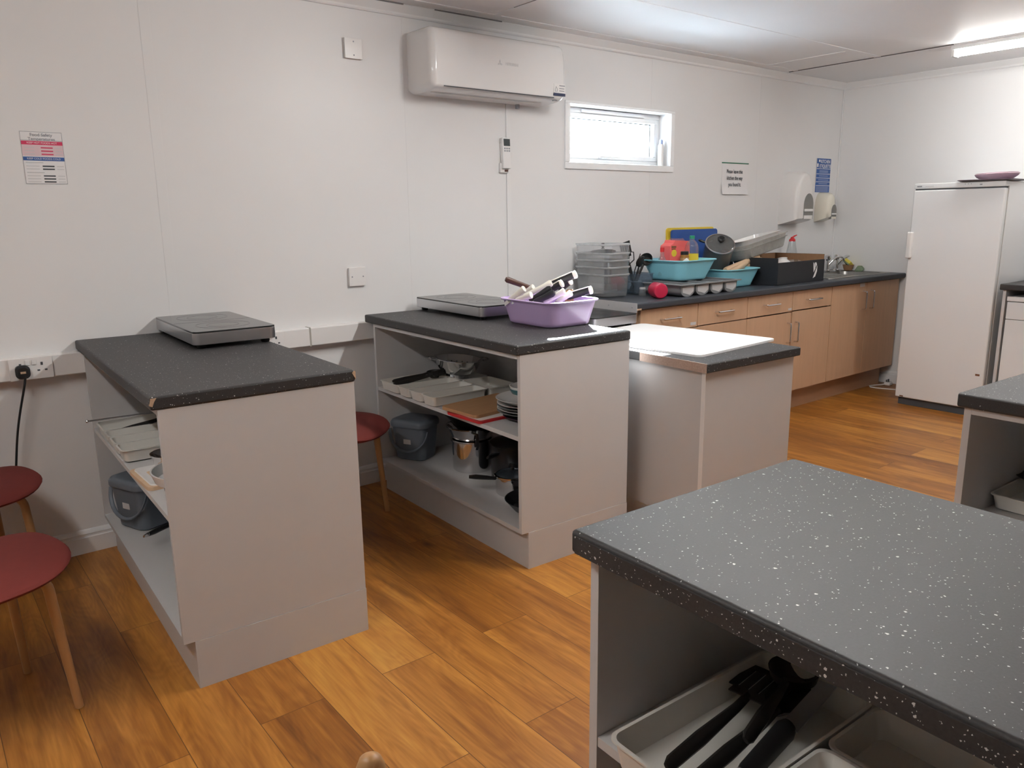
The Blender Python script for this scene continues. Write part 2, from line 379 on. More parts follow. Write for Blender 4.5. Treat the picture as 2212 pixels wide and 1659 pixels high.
# the islands stand 1.8 degrees off the room's axes
AI = 0.031355; YW = -0.07704
def iw(x, y, z=0.0):
    c, s = math.cos(-AI), math.sin(-AI); y = y - YW
    return Vector((c * x - s * y, s * x + c * y, z))

# ------------------------------------------------------------------ room shell
RX0, RX1, RY0, RH = -2.6, 6.13, -6.4, 2.375
struct('floor', B().box(RX0 - .16, RX1 + .16, RY0 - .16, .16, -.05, 0), 'floor')
struct('ceiling', B().box(RX0 - .16, RX1 + .16, RY0 - .16, .16, RH, RH + .05), 'ceil')
WX0, WX1, WZ0, WZ1 = 3.122, 4.017, 1.676, 2.005
b = B().box(RX0 - .16, WX0, 0, .16, 0, RH).box(WX1, RX1 + .16, 0, .16, 0, RH).box(WX0, WX1, 0, .16, 0, WZ0).box(WX0, WX1, 0, .16, WZ1, RH)
struct('wall_back', b, 'wall', smooth=False)
struct('wall_right', B().box(RX1, RX1 + .16, RY0, 0, 0, RH), 'wall')
struct('wall_left', B().box(RX0 - .16, RX0, RY0, 0, 0, RH), 'wall')
struct('wall_front', B().box(RX0 - .16, RX1 + .16, RY0 - .16, RY0, 0, RH), 'wall')
# joint strips between the wall panels
n = 1
for x in (-0.39, 0.82, 2.03, 3.85, 5.02):
    b = B()
    if x == 3.85: b.box(x - .020, x + .020, -.0009, 0, .1, 1.637, .0004).box(x - .020, x + .020, -.0009, 0, 2.022, 2.335, .0004)
    else: b.box(x - .020, x + .020, -.0009, 0, .1, 2.335, .0004)
    struct('trim_%d' % n, b, 'wall'); n += 1
def cove(x0, x1, axis):
    prof = [(0, 2.325), (-.010, 2.325), (-.014, 2.331), (-.014, 2.340), (-.040, RH - .004), (-.040, RH), (0, RH)]
    if axis == 'x': rings = [[(x, p, z) for p, z in prof] for x in (x0, x1)]
    else: rings = [[(RX1 + p, y, z) for p, z in prof] for y in (x0, x1)]
    return B().loft(rings)
struct('trim_%d' % n, cove(RX0, RX1 - .0, 'x'), 'trim', angle=20); n += 1
struct('trim_%d' % n, cove(RY0, -.0, 'y'), 'trim', angle=20); n += 1
struct('trim_%d' % n, B().box(RX1 - .012, RX1, -.012, 0, .1, 2.33, .003), 'trim'); n += 1
# vertical cover strip that runs down from the air conditioner
struct('trim_%d' % n, B().box(2.648, 2.676, -.008, 0, .87, 1.60, .002).box(2.648, 2.676, -.008, 0, 1.79, 1.975, .002), 'trim'); n += 1
# ceiling board joints, plus grey strips standing in for shadow along the coving
def strip(x0, x1, y0, y1, m, h=.0025):
    global n
    struct('trim_%d' % n, B().box(x0, x1, y0, y1, RH - h, RH), m); n += 1
strip(5.255, 5.295, RY0, -.04, 'ceil', .006)
strip(5.245, 5.255, -1.2, -.06, 'shadow_gap', .004)
strip(1.9, 5.25, -.745, -.70, 'ceil')
strip(1.9, 5.25, -.135, -.10, 'ceil')
strip(2.48, 2.52, RY0, -.135, 'ceil', .004)
strip(2.477, 2.480, -1.6, -.30, 'gapgrey', .002)
strip(4.88, 4.92, -.70, -.135, 'ceil')
strip(2.18, 2.60, -.046, -.041, 'gapgrey', .005)  # grey strip painting the shadow line at the top of the coving
strip(1.70, 2.00, -.046, -.030, 'gapgrey', .005)  # the coving's painted shadow line, continued further left
strip(-.5, -.46, RY0, -.04, 'ceil', .004)

def skirting(rings_axis, a0, a1):
    prof = [(0, 0), (-.018, 0), (-.018, .068), (-.013, .072), (-.013, .080), (-.015, .083), (-.012, .090), (-.006, .097), (0, .100)]
    if rings_axis == 'x': return B().loft([[(x, p, z) for p, z in prof] for x in (a0, a1)])
    return B().loft([[(RX1 + p, y, z) for p, z in prof] for y in (a0, a1)])
struct('baseboard_back', skirting('x', RX0, 3.05), 'trim', angle=25)
struct('baseboard_right', skirting('y', RY0, -.02), 'trim', angle=25)

# window
win = bpy.data.objects.new('window_1', None); C.objects.link(win); win.location = (3.57, 0, 1.84); win['kind'] = 'structure'
def wbox(*a): return [a[0] - 3.57, a[1] - 3.57, a[2], a[3], a[4] - 1.84, a[5] - 1.84]
b = B()
b.box(*wbox(3.085, 4.053, -.012, 0, WZ1, 2.022), .003).box(*wbox(3.085, 4.053, -.012, 0, 1.637, WZ0), .003)
b.box(*wbox(3.085, WX0, -.012, 0, WZ0, WZ1), .003).box(*wbox(WX1, 4.053, -.012, 0, WZ0, WZ1), .003)
obj('window_surround', b, 'upvc', win)
fy0, fy1 = .092, .150
b = B(); q = .032
b.box(*wbox(WX0, WX1, fy0, fy1, WZ1 - q, WZ1), .004).box(*wbox(WX0, WX1, fy0, fy1, WZ0, WZ0 + q), .004)
b.box(*wbox(WX0, WX0 + q, fy0, fy1, WZ0 + q, WZ1 - q), .004).box(*wbox(WX1 - q, WX1, fy0, fy1, WZ0 + q, WZ1 - q), .004)
obj('window_frame', b, 'upvc', win)
b = B(); s0, s1, t0, t1 = WX0 + q, WX1 - q, WZ0 + q, WZ1 - q; g = .028
b.box(*wbox(s0, s1, .084, .140, t1 - g, t1), .005).box(*wbox(s0, s1, .084, .140, t0, t0 + g), .005)
b.box(*wbox(s0, s0 + g, .084, .140, t0 + g, t1 - g), .005).box(*wbox(s1 - g, s1, .084, .140, t0 + g, t1 - g), .005)
sash = obj('sash', b, 'upvc', win)
b = B(); e = .004
b.box(*wbox(s0 + g, s1 - g, .118, .121, t1 - g - e, t1 - g)).box(*wbox(s1 - g - e, s1 - g, .118, .121, t0 + g, t1 - g - e))
obj('gasket', b, 'rubber', sash)
obj('pane', B().box(*wbox(s0 + g, s1 - g, .124, .128, t0 + g, t1 - g)), 'glass', win)
obj('vent_strip', B().box(*wbox(3.30, 3.86, .080, .092, WZ1 - .028, WZ1 - .006), .003), 'upvc', win)
b = B().box(*wbox(3.43, 3.47, .070, .084, t0 + .004, t0 + .024), .003).box(*wbox(3.44, 3.66, .060, .071, t0 + .006, t0 + .020), .004)
obj('window_handle', b, 'upvc', win)
t = thing('spray_can', 'slim white spray can standing at the right end of the window sill', 'can', (3.985, .045, WZ0), 0)
obj('body', B().lathe([(0, 0), (.018, 0), (.019, .003), (.019, .13), (.014, .142), (0, .142)], 20), 'pvc', t)
obj('nozzle_cap', B().lathe([(.012, .142), (.012, .165), (.006, .172), (0, .172)], 16), 'paleblue', t)

# ------------------------------------------------------------------ ceiling tube lights
def tube_light(label, x, y0, y1, m='tubeemit'):
    t = thing('tube_light', label, 'light', (x, (y0 + y1) / 2, RH), 0, 'ceiling tube lights')
    h = (y1 - y0) / 2
    obj('housing', B().box(-.045, .045, -h, h, -.030, 0, .004), 'pvcgloss', t)
    ring = [(-.030, -.030), (-.032, -.045), (-.022, -.062), (0, -.068), (.022, -.062), (.032, -.045), (.030, -.030)]
    obj('diffuser', B().loft([[(x_, y_, z_) for x_, z_ in ring] for y_ in (-h + .02, h - .02)]), m, t)
    for sgn in (-1, 1):
        ya, yb = sorted((sgn * (h - .02), sgn * h))
        obj('end_cap', B().box(-.036, .036, ya, yb, -.070, -.028, .004), 'pvcgloss', t)
    return t
tube_light('lit white tube light on the ceiling near the fridge wall', 5.31, -2.72, -1.18, 'tubedim')
tube_light('lit white tube light on the ceiling over the middle of the room', 2.35, -2.72, -1.18)
tube_light('lit white tube light on the ceiling over the left part of the room', -.60, -2.72, -1.18, 'tubefaint')

# ------------------------------------------------------------------ wall fittings
# dado cable trunking and its sockets
t = thing('cable_trunking', 'white plastic cable trunking running along the wall at worktop height', 'trunking', (0, -.0006, .77), 0)
b = B()
prof = [(0, 0), (-.046, 0), (-.050, .004), (-.050, .084), (-.046, .088), (0, .088)]
b.loft([[(x, p, z) for p, z in prof] for x in (RX0, 3.04)])
obj('channel', b, 'pvc', t, angle=20)
for x in (1.405, 2.9): obj('joint_cover', B().box(x, x + .008, -.0515, -.001, -.001, .0895, .0005), 'applshade', t)
def socket(label, x, two=True, holes=True):
    w = .147 if two else .088
    t = thing('wall_socket', label, 'socket', (x, -.050, .814), 0)
    obj('face_plate', B().box(-w / 2, w / 2, -.011, 0, -.043, .043, .003), 'pvc', t)
    for cx in ((-.036, .036) if two else (0.0,)):
        for q_ in ((cx - .004, cx + .004, .010, .022), (cx - .017, cx - .008, -.012, -.006), (cx + .008, cx + .017, -.012, -.006)):
            obj('pin_hole', B().box(q_[0], q_[1], -.0116, -.010, q_[2], q_[3]), 'ink', t)
    for cx in ((-.011, .011) if two else (.026,)):
        obj('switch', B().box(cx - .008, cx + .008, -.015, -.010, .014, .034, .002), 'pvcgloss', t)
    return t
socket('white double wall socket with a black plug in its left half', .256)
socket('white wall socket half hidden behind the hob on the left island', 1.20, True)
# plug and cable
t = thing('plug_and_cable', 'black mains plug in the left socket with its cable hanging down', 'plug', (.224, -.061, .806), 0)
obj('plug_body', B().loft([rrect(.046, .050, .014, z, 4) for z in (0, .012)] + [rrect(.050, .052, .018, .020, 4), rrect(.034, .036, .012, .030, 4)]).xf(Matrix.Rotation(PI / 2, 4, 'X')), 'black', t)
obj('fuse_label', B().box(-.009, .009, -.0315, -.029, -.004, .004), 'chip', t)
pts = []
for i in range(25):
    f = i / 24
    pts.append((.006 - .075 * f ** 1.6 - .02 * math.sin(f * PI), -.015 + .012 * f, -.022 - .36 * f))
obj('cable', B().tube(pts + [(-.12, .0, -.43)], .0042, 8), 'black', t)

def plate(label, x, z, screws):
    t = thing('blank_plate', label, 'wall plate', (x, 0, z), 0)
    obj('back_box', B().box(-.044, .044, -.010, 0, -.044, .044, .002), 'pvc', t)
    obj('cover', B().box(-.046, .046, -.016, -.010, -.046, .046, .003), 'pvc', t)
    for sx, sz in screws: obj('screw', B().lathe([(0, 0), (.0035, 0), (.0035, .0015), (0, .0015)], 10).xf(Matrix.Translation((sx, -.0155, sz)) @ Matrix.Rotation(PI / 2, 4, 'X')), 'greyink', t)
plate('square white blank plate on the wall high up, left of the air conditioner', 1.736, 2.148, ((0, .03), (0, -.03)))
plate('square white blank plate on the wall low down, above the trunking', 1.693, 1.083, ((-.03, 0), (.03, 0)))

# air conditioner
AX0, AX1 = 2.036, 2.905
t = thing('air_conditioner', 'white wall mounted air conditioner above and left of the window', 'air conditioner', ((AX0 + AX1) / 2, 0, 1.965), 0)
hw = (AX1 - AX0) / 2
prof = [(0, .010), (-.02, .0), (-.10, .003), (-.165, .008), (-.200, .016), (-.213, .032), (-.218, .085), (-.219, .13), (-.216, .20), (-.208, .262), (-.200, .282), (-.184, .293), (-.16, .297), (0, .297)]
def ac_ring(x, ins):
    cy, cz = -.10, .15
    return [(x, min(0, p + (ins if p < -.001 else 0)), z + (ins if z < cz else -ins) * (1 if p < -.001 else .6)) for p, z in prof]
rings = []
for k in range(7):
    a = PI / 2 * k / 6; rings.append(ac_ring(-hw + .034 * (1 - math.cos(a)), .034 * (1 - math.sin(a))))
rings2 = []
for r in rings: rings2.append([(-x, y, z) for x, y, z in r])
obj('body', B().loft(rings + rings2[::-1]), 'pvcgloss', t, angle=50)
def acp(u, v):  # u along x, v along the sloping lower lip
    (y0, z0), (y1, z1) = (-.2055, .0215), (-.110, .0035)
    return (u, y0 + (y1 - y0) * v, z0 + (z1 - z0) * v  - .0035)
obj('louvre_flap', B().loft([[acp(-hw + .075, .03), acp(hw - .085, .03), acp(hw - .085, .09), acp(-hw + .075, .09)], [acp(-hw + .045, .80), acp(hw - .12, .80), acp(hw - .12, .86), acp(-hw + .045, .86)]]), 'pvc', t)
b = B()
b.box(-hw + .075, hw - .085, -.2105, -.190, .0225, .0265)
obj('air_slot', b, 'ink', t)
b = B(); 
b.box(hw - .078, hw - .050, -.196, -.186, .0100, .0140, .0005)
obj('indicator', b, 'greyink', t)
# three-diamond emblem and maker's name, pale grey on white
b = B()
for ang in (90, 210, 330):
    a = math.radians(ang); d = Vector((math.cos(a), math.sin(a))); pz = Vector((-d.y, d.x))
    c0 = Vector((0, 0)); pts2 = [c0, d * .0085 - pz * .0049, d * .017, d * .0085 + pz * .0049]
    b.loft([[(p.x, -.2182, p.y) for p in pts2], [(p.x, -.2192, p.y) for p in pts2]])
obj('emblem', b, 'faintgrey', t, (-.022, -.0012, .160))
text('lettering', 'MITSUBISHI', .021, 'faintgrey', t, (.055, -.2190, .160), sx=.8)
b = B().box(hw - .094, hw - .012, -.2195, -.2165, .042, .096)
st = obj('energy_label', b, 'pvc', t)
obj('blue_band', B().box(hw - .094, hw - .012, -.2205, -.2140, .034, .048), 'navyink', st)
b = B().tube([(hw - .085, -.2205, .056), (hw - .085, -.2205, .068), (hw - .078, -.2205, .080), (hw - .071, -.2205, .068), (hw - .071, -.2205, .056), (hw - .085, -.2205, .056)], .0013, 6)
b.box(hw - .055, hw - .016, -.2205, -.2192, .084, .089).box(hw - .055, hw - .020, -.2205, -.2192, .070, .074).box(hw - .055, hw - .020, -.2205, -.2192, .058, .062)
obj('label_print', b, 'greyink', st)
obj('drain_stub', B().lathe([(0, 0), (.012, 0), (.012, .035), (0, .035)], 14), 'greyink', t, (.24, -.03, -.022))

# remote control in its holder
t = thing('remote_control', 'white remote control in a wall holder under the air conditioner', 'remote', (2.628, 0, 1.70), 0)
obj('holder', B().box(-.032, .026, -.018, 0, -.098, -.045, .004).box(-.026, .022, -.006, 0, -.05, .06, .002), 'pvc', t)
obj('handset', B().box(-.025, .031, -.034, -.007, -.078, .088, .006, mtx=Matrix.Rotation(math.radians(-3), 4, 'X')), 'pvcgloss', t)
mt = Matrix.Rotation(math.radians(-3), 4, 'X')
obj('screen', B().box(-.018, .026, -.0352, -.033, .042, .080, .001, mtx=mt), 'lcd', t)
for i in range(3):
    for j in range(2): obj('button', B().box(-.016 + i * .015, -.006 + i * .015, -.0352, -.033, .012 + j * .013, .020 + j * .013, .0008, mtx=mt), 'greyink', t)
obj('holder_clip', B().box(-.004, .020, -.0205, -.017, -.092, -.082, .001), 'brown', t)

# food safety notice
def zrect(b, x0, x1, z0, z1, y=-.0012, d=.0004): return b.box(x0, x1, y - d, y, z0, z1)
t = thing('food_safety_notice', 'paper notice headed Food Safety Temperatures with red and blue bands', 'notice', (.403, 0, 1.607), 0)
obj('sheet', B().box(-.070, .070, -.0012, 0, -.096, .096), 'paper', t, smooth=False)
b = B()
for z0, z1 in ((-.096, -.0945), (.0945, .096), (.064, .0652)): zrect(b, -.070, .070, z0, z1)
for x0, x1 in ((-.070, -.0688), (.0688, .070)): zrect(b, x0, x1, -.0945, .0945)
obj('border', b, 'greyink', t)
obj('pink_panel', zrect(B(), -.0686, .0686, .007, .047, -.0012, .0002), 'pinkpaper', t)
obj('red_band', zrect(B(), -.0686, .0686, .048, .062), 'magenta', t)
obj('blue_band', zrect(B(), -.0686, .0686, -.010, .004), 'navy', t)
text('heading', 'Food Safety\nTemperatures', .0150, 'greyink', t, (0, -.0017, .0770), bold=.0003, sx=1.05)
text('red_heading', 'KEEP HOT FOODS HOT', .0095, 'paper', t, (0, -.0018, .055))
text('blue_heading', 'KEEP COLD FOODS COLD', .0095, 'paper', t, (0, -.0018, -.003))
b = B(); b2 = B(); b3 = B()
for i in range(3):
    z = .038 - i * .012; zrect(b, -.006, .034, z - .0022, z + .0022, -.0015); zrect(b3, -.060, -.028, z - .0012, z + .0012, -.0015); zrect(b3, .042, .064, z - .0012, z + .0012, -.0015)
for z in (-.030, -.041, -.066, -.077, -.088):
    zrect(b2, -.008, .032, z - .0024, z + .0024, -.0015); zrect(b3, -.062, -.018, z - .0012, z + .0012, -.0015); zrect(b3, .040, .064, z - .0012, z + .0012, -.0015)
for z in (-.017, -.054): zrect(b3, -.062, -.004, z - .0018, z + .0018, -.0015)
obj('red_bar', b, 'magenta', t); obj('blue_bar', b2, 'ink', t); obj('small_print', b3, 'palegrey', t)

# 'leave this kitchen' notice, bottom corner lifting off the wall
t = thing('kitchen_notice', 'white paper notice asking people to leave this kitchen as found', 'notice', (4.735, 0, 1.607), 0)
rings = []
for i in range(9):
    f = i / 8; z = .108 - .216 * f; y = -.0012 - .012 * max(0, f - .6) ** 1.5 / .25
    rings.append([(-.15, y, z), (.15, y - .002 * f, z), (.15, y - .002 * f + .0008, z), (-.15, y + .0008, z)])
obj('sheet', B().loft(rings), 'paper', t)
obj('green_strip', B().box(-.155, .155, -.006, -.0005, .106, .113, .001), 'greenink', t)
for i, s_ in enumerate(('Please leave this', 'kitchen the way', 'you found it.')):
    text('lettering', s_, .037, 'ink', t, (-.005, -.0032 - .0022 * i, .050 - .045 * i), sx=.78, bold=.0006)

# blue etiquette notice
t = thing('blue_notice', 'blue and white printed notice behind the paper towel dispensers', 'notice', (5.905, 0, 1.655), 0)
obj('sheet', B().box(-.105, .105, -.0015, 0, -.132, .132), 'navy', t, smooth=False)
obj('margin', zrect(B(), -.112, -.103, -.06, .132), 'palegrey', t)
text('heading', 'KITCHEN\nETIQUETTE', .036, 'paper', t, (.022, -.0022, .090), bold=.0005, sx=.92)
b = B()
for z in (.052, .012, -.02, -.05, -.08): zrect(b, -.100, .104, z - .002, z + .002, -.0016)
zrect(b, -.075, -.055, .105, .122, -.0016); zrect(b, -.100, -.078, .065, .092, -.0016)
obj('white_rule', b, 'paper', t)
b = B()
for z, w in ((.036, .13), (.026, .13), (-.004, .13), (-.035, .15), (-.065, .13)): zrect(b, -w / 2 + .005, w / 2 + .005, z - .003, z + .003, -.0016)
for i in range(7): zrect(b, -.095, .085, -.089 - i * .0062 - .0015, -.089 - i * .0062 + .0015, -.0016)
obj('small_print', b, 'paleblue', t)

# paper dispensers
def dispenser(label, x, z, w, h, d, m):
    t = thing('paper_dispenser', label, 'dispenser', (x, 0, z), 0)
    def outline(ins):
        # slightly flared base, sides drawing in to a domed top
        pts = [(-w / 2 + ins, -h / 2 + ins * .3), (w / 2 - ins, -h / 2 + ins * .3)]
        for k in range(25):
            a = PI * k / 24; cx = math.cos(a)
            pts.append(((w / 2 - ins) * (1 if cx >= 0 else -1) * abs(cx) ** .78, -h * .10 + (h * .60 - ins) * math.sin(a) ** .85))
        return pts
    rings = [[(p[0], -d * f, p[1] + (.034 if p[1] < -h * .3 else 0) * f) for p in outline(i_)] for f, i_ in ((0, .0), (.55, .004), (.80, .010), (.92, .020), (.98, .034), (1.0, .052))]
    obj('cover', B().loft(rings), m, t, angle=60)
    mw = w * .26
    pts = [(mw, -h * .40)] + [(mw * math.cos(PI * k / 16), -h * .14 + h * .22 * math.sin(PI * k / 16)) for k in range(17)] + [(-mw, -h * .40)]
    obj('mouth', B().loft([[(p[0] + w * .16, -d - .0015, p[1]) for p in pts], [(p[0] + w * .16, -d + .02, p[1]) for p in pts]]), 'mouthgrey', t)
    obj('paper_bar', B().box(w * .16 - mw * .9, w * .16 + mw * .9, -d - .006, -d, -h * .26, -h * .21, .002), 'pvc', t)
    obj('mouth_floor', B().box(w * .16 - mw * .9, w * .16 + mw * .9, -d - .003, -d, -h * .40, -h * .33, .002), m, t)
    return t
dispenser('large white paper towel dispenser on the wall beside the blue notice', 5.435, 1.475, .25, .40, .15, 'pvc')
dispenser('smaller cream paper towel dispenser on the wall in the corner', 5.885, 1.405, .145, .235, .115, 'cream')

# ------------------------------------------------------------------ islands
WT, ZT = .038, .90
def island(name, label, x, y, w, L, inset=.055, over=.018, h=ZT, group='open fronted grey kitchen islands'):
    """x, y: front left corner of the worktop in the islands' own grid; the open side faces left."""
    t = thing(name, label, 'kitchen island', iw(x, y), -AI, group)
    u = h - WT
    wt = obj('worktop', B().box(0, w, 0, L, u, h, .007, 3), 'lam', t)
    k = .018
    x0, x1, y0, y1 = over, w - .004, .004, L - inset
    zp = .153
    if True:
        obj('end_panel', B().box(x0, x1, y0, y0 + k, zp, u, .0008), 'carcass', t)
        obj('end_panel', B().box(x0, x1, y1 - k, y1, zp, u, .0008), 'carcass', t)
        obj('back_panel', B().box(x1 - k, x1, y0 + k, y1 - k, zp, u), 'carcass', t)
        obj('base_shelf', B().box(x0, x1 - k, y0 + k, y1 - k, zp, zp + k, .0008), 'carcass', t)
        obj('top_rail', B().box(x0, x1 - k, y0 + k, y1 - k, u - k, u, .0008), 'carcass', t)
        obj('shelf', B().box(x0 + .002, x1 - k, y0 + k, y1 - k, .527, .545, .0008), 'carcass', t)
    pl = B().box(.050, .050 + k, y0 - .0015, y1, 0, zp - .0005).box(.050 + k, x1 + .001, y0 - .0015, y0 + k, 0, zp - .0005).box(x1 - k, x1, y0 + k, y1, 0, zp).box(.05 + k, x1 - k, y1 - k, y1, 0, zp)
    obj('plinth', pl, 'carcass', t)
    return t, wt
isl1, wt1 = island('kitchen_island', 'grey open-fronted kitchen island nearest the left, black worktop with chipped corners', .424, -1.384, .605, 1.32)
for poly in ([(-.0006, ZT - .024), (.006, ZT - .027), (.011, ZT - .014), (.018, ZT - .0035), (.003, ZT - .004)], [(.6056, ZT - .030), (.6056, ZT - .004), (.599, ZT - .0035), (.594, ZT - .010), (.600, ZT - .020)]):
    obj('chipped_corner', B().loft([[(p[0], -.0009, p[1]) for p in poly], [(p[0], .012, p[1]) for p in poly]]), 'chip', wt1)
isl2, wt2 = island('kitchen_island', 'grey open-fronted kitchen island carrying the lilac tub, in the middle', 1.687, -1.356, .590, 1.255)
isl4, wt4 = island('kitchen_island', 'nearest grey kitchen island, lower right, with white-flecked black worktop', .728, -2.77 - 1.35, .572, 1.35, inset=.014, over=.030)
isl5, wt5 = island('kitchen_island', 'grey kitchen island cut off by the right edge of the photo', 2.117, -2.71 - 1.35, .58, 1.35, inset=.014)
def edging(wt, L, w, m='lam'):
    obj('edge_strip', B().box(-.0025, .004, .012, L - .012, ZT - WT + .003, ZT - .0065, .0015), m, wt)
edging(wt4, 1.35, .572)

# the lower island, seen from its closed back, with a raw cut worktop edge
I3X, I3Y, I3W, I3L, I3H = 2.350, -1.698, .614, 1.52, .80
t = thing('kitchen_island', 'grey closed-back island with raw chipboard worktop edge, just behind the lilac tub island', 'kitchen island', iw(I3X, I3Y), -AI)
u = I3H - WT; zp = .12
wt3 = obj('worktop', B().box(0, I3W, 0, I3L, u, I3H, .006, 3), 'lam', t)
obj('raw_edge', B().box(-.0015, .003, .004, .36, u + .001, I3H - .001), 'chipgrey', wt3)
ep = obj('end_panel', B().box(.016, I3W - .02, .02, .038, zp, u, .0008), 'carcass', t)
obj('edge_band', B().box(.0145, .0165, .0195, .0385, zp, u, .0004), 'pvc', ep)
obj('end_panel', B().box(.016, I3W - .02, I3L - .05, I3L - .032, zp, u, .0008), 'carcass', t)
obj('back_panel', B().box(.034, .050, .038, I3L - .05, zp, u), 'carcass', t)
obj('base_shelf', B().box(.05, I3W - .02, .038, I3L - .05, zp, zp + .018), 'carcass', t)
obj('plinth', B().box(.06, .078, .05, I3L - .07, 0, zp).box(.078, I3W - .08, .05, .068, 0, zp).box(I3W - .098, I3W - .08, .068, I3L - .07, 0, zp), 'carcass', t)

# ------------------------------------------------------------------ stools
def make_stool(label, loc, rot):
    t = thing('stool', label, 'stool', loc, rot, 'red topped beech stools')
    def squ(r, z):
        pts = []
        for k in range(48):
            a = 2 * PI * k / 48
            ca, sa = math.cos(a), math.sin(a); e = 2.7
            q_ = (abs(ca) ** e + abs(sa) ** e) ** (-1 / e)
            x, y = r * q_ * ca, r * q_ * sa
            pts.append((x, y, z + .012 * (x * x - y * y) / .04))
        return pts
    obj('seat', B().loft([squ(.15, .418), squ(.195, .422), squ(.219, .433), squ(.225, .442), squ(.219, .450), squ(.17, .457), squ(.08, .455)]), 'redseat', t, angle=60)
    for k in range(4):
        a = PI / 4 + PI / 2 * k
        d = Vector((math.cos(a), math.sin(a), 0))
        pts = [d * .05 + Vector((0, 0, .410)), d * .12 + Vector((0, 0, .409))]
        for j in range(1, 7):
            an = PI / 2 * j / 6 * .95
            pts.append(d * (.145 + .042 * math.sin(an)) + Vector((0, 0, .409 - .045 * (1 - math.cos(an)))))
        pts.append(d * .200 + Vector((0, 0, .22))); pts.append(d * .222 + Vector((0, 0, .0)))
        obj('leg', B().tube(pts, [(.011, .016)] * 2 + [(.0135, .016)] * 6 + [.0135, .0115], 12), 'leg', t)
    return t
st1 = make_stool('red topped beech stool nearest the camera at the left edge', (-.062, -1.083, 0), math.radians(17))
copy_thing(st1, 'red topped beech stool against the wall at the left edge, under the cable', (-.024, -.284, 0), math.radians(17), 'red topped beech stools')
copy_thing(st1, 'red topped beech stool tucked between two islands in front of the wall', (1.357, -.383, 0), math.radians(36), 'red topped beech stools')
# the rounded wooden tip poking in at the bottom edge: the back post of a chair
t = thing('wooden_chair', 'pale wooden chair of which only a rounded post tip shows at bottom', 'chair', (.292, -3.082, 0), math.radians(60))
obj('seat', B().loft([rrect(.40, .40, .06, z, 5) for z in (.42, .45)]), 'leg', t)
for sx, sy in ((-.16, .16), (.16, .16)):
    obj('back_post', B().tube([(sx, sy, 0), (sx, sy, .45), (sx, sy + .015, .765), (sx, sy + .0155, .785), (sx, sy + .0157, .795), (sx, sy + .016, .7995)], [.017, .0175, .0175, .0160, .012, .004], 16), 'leg', t, angle=60)
for sx, sy in ((-.16, -.16), (.16, -.16)): obj('leg', B().tube([(sx, sy, 0), (sx, sy, .42)], .016, 12), 'leg', t)
obj('back_rest', B().box(-.16, .16, .155, .175, .60, .70, .006), 'leg', t)

# ------------------------------------------------------------------ run of beech cabinets along the back wall
CX0, CF, CZU = 3.112, -.600, .852
def bar_handle(parent, x, z, L, vertical):
    b = B(); y = CF
    if vertical: pts = [(x, y, z + L / 2), (x, y - .026, z + L / 2 - .002), (x, y - .030, z + L / 2 - .010), (x, y - .030, z - L / 2 + .010), (x, y - .026, z - L / 2 + .002), (x, y, z - L / 2)]
    else: pts = [(x - L / 2, y, z), (x - L / 2 + .002, y - .026, z), (x - L / 2 + .010, y - .030, z), (x + L / 2 - .010, y - .030, z), (x + L / 2 - .002, y - .026, z), (x + L / 2, y, z)]
    return obj('handle', b.tube(pts, .0055, 10), 'chrome', parent)
def sticker(parent, x, z, w=.045, h=.018, m='palegrey'):
    return obj('sticker', B().box(x - w / 2, x + w / 2, CF - .0012, CF, z - h / 2, z + h / 2), m, parent)
def cabinet(label, x0, x1, fronts, cat='cabinet'):
    t = thing('base_cabinet', label, cat, ((x0 + x1) / 2, 0, 0), 0, 'beech kitchen cabinets')
    ox = (x0 + x1) / 2
    b = B(); k = .016
    b.box(x0 - ox, x0 - ox + k, CF + .02, -.03, .15, CZU).box(x1 - ox - k, x1 - ox, CF + .02, -.03, .15, CZU)
    b.box(x0 - ox + k, x1 - ox - k, CF + .02, -.03, .15, .15 + k).box(x0 - ox + k, x1 - ox - k, -.046, -.03, .15 + k, CZU)
    obj('carcass', b, 'beech', t)
    for f in fronts:
        kind, a, c, z0, z1 = f[:5]
        o = obj(kind, B().box(a - ox + .003, c - ox - .003, CF, CF + .018, z0 + .003, z1 - .003, .0012), 'beech', t)
        if len(f) > 5:
            for hx, hz, hl, hv in f[5]: bar_handle(o, hx - ox, hz, hl, hv)
        if len(f) > 6:
            for sx, sz, sw, sh in f[6]: sticker(o, sx - ox, sz, sw, sh)
    return t
X = [3.112, 3.616, 4.110, 4.617, 5.110, 5.605, 6.10]
cabinet('beech drawer cabinet at the left end of the run, below the stack of clear boxes', X[0], X[1],
    [('drawer', X[0], X[1], .705, CZU - .004, [(3.36, .780, .155, False)], [(3.575, .728, .05, .018)]),
     ('drawer', X[0], X[1], .43, .705, [(3.36, .60, .155, False)], [(3.575, .688, .05, .018)]), ('drawer', X[0], X[1], .152, .43, [(3.36, .34, .155, False)])])
cabinet('beech drawer and door cabinet, second from the left of the run', X[1], X[2],
    [('drawer', X[1], X[2], .708, CZU - .004, [(3.86, .780, .155, False)]), ('door', X[1], X[2], .152, .708, [(3.66, .57, .13, True)])])
cabinet('beech drawer and door cabinet, third from the left, its sticker at drawer corner', X[2], X[3],
    [('drawer', X[2], X[3], .710, CZU - .004, [(4.36, .780, .155, False)], [(4.588, .730, .04, .014)]), ('door', X[2], X[3] - .006, .152, .708, [(4.568, .570, .135, True)])])
cabinet('beech drawer and door cabinet directly left of the sink cupboard', X[3], X[4],
    [('drawer', X[3], X[4], .714, CZU - .004, [(4.862, .780, .165, False)]), ('door', X[3] + .006, X[4], .152, .712, [(4.662, .570, .135, True)])])
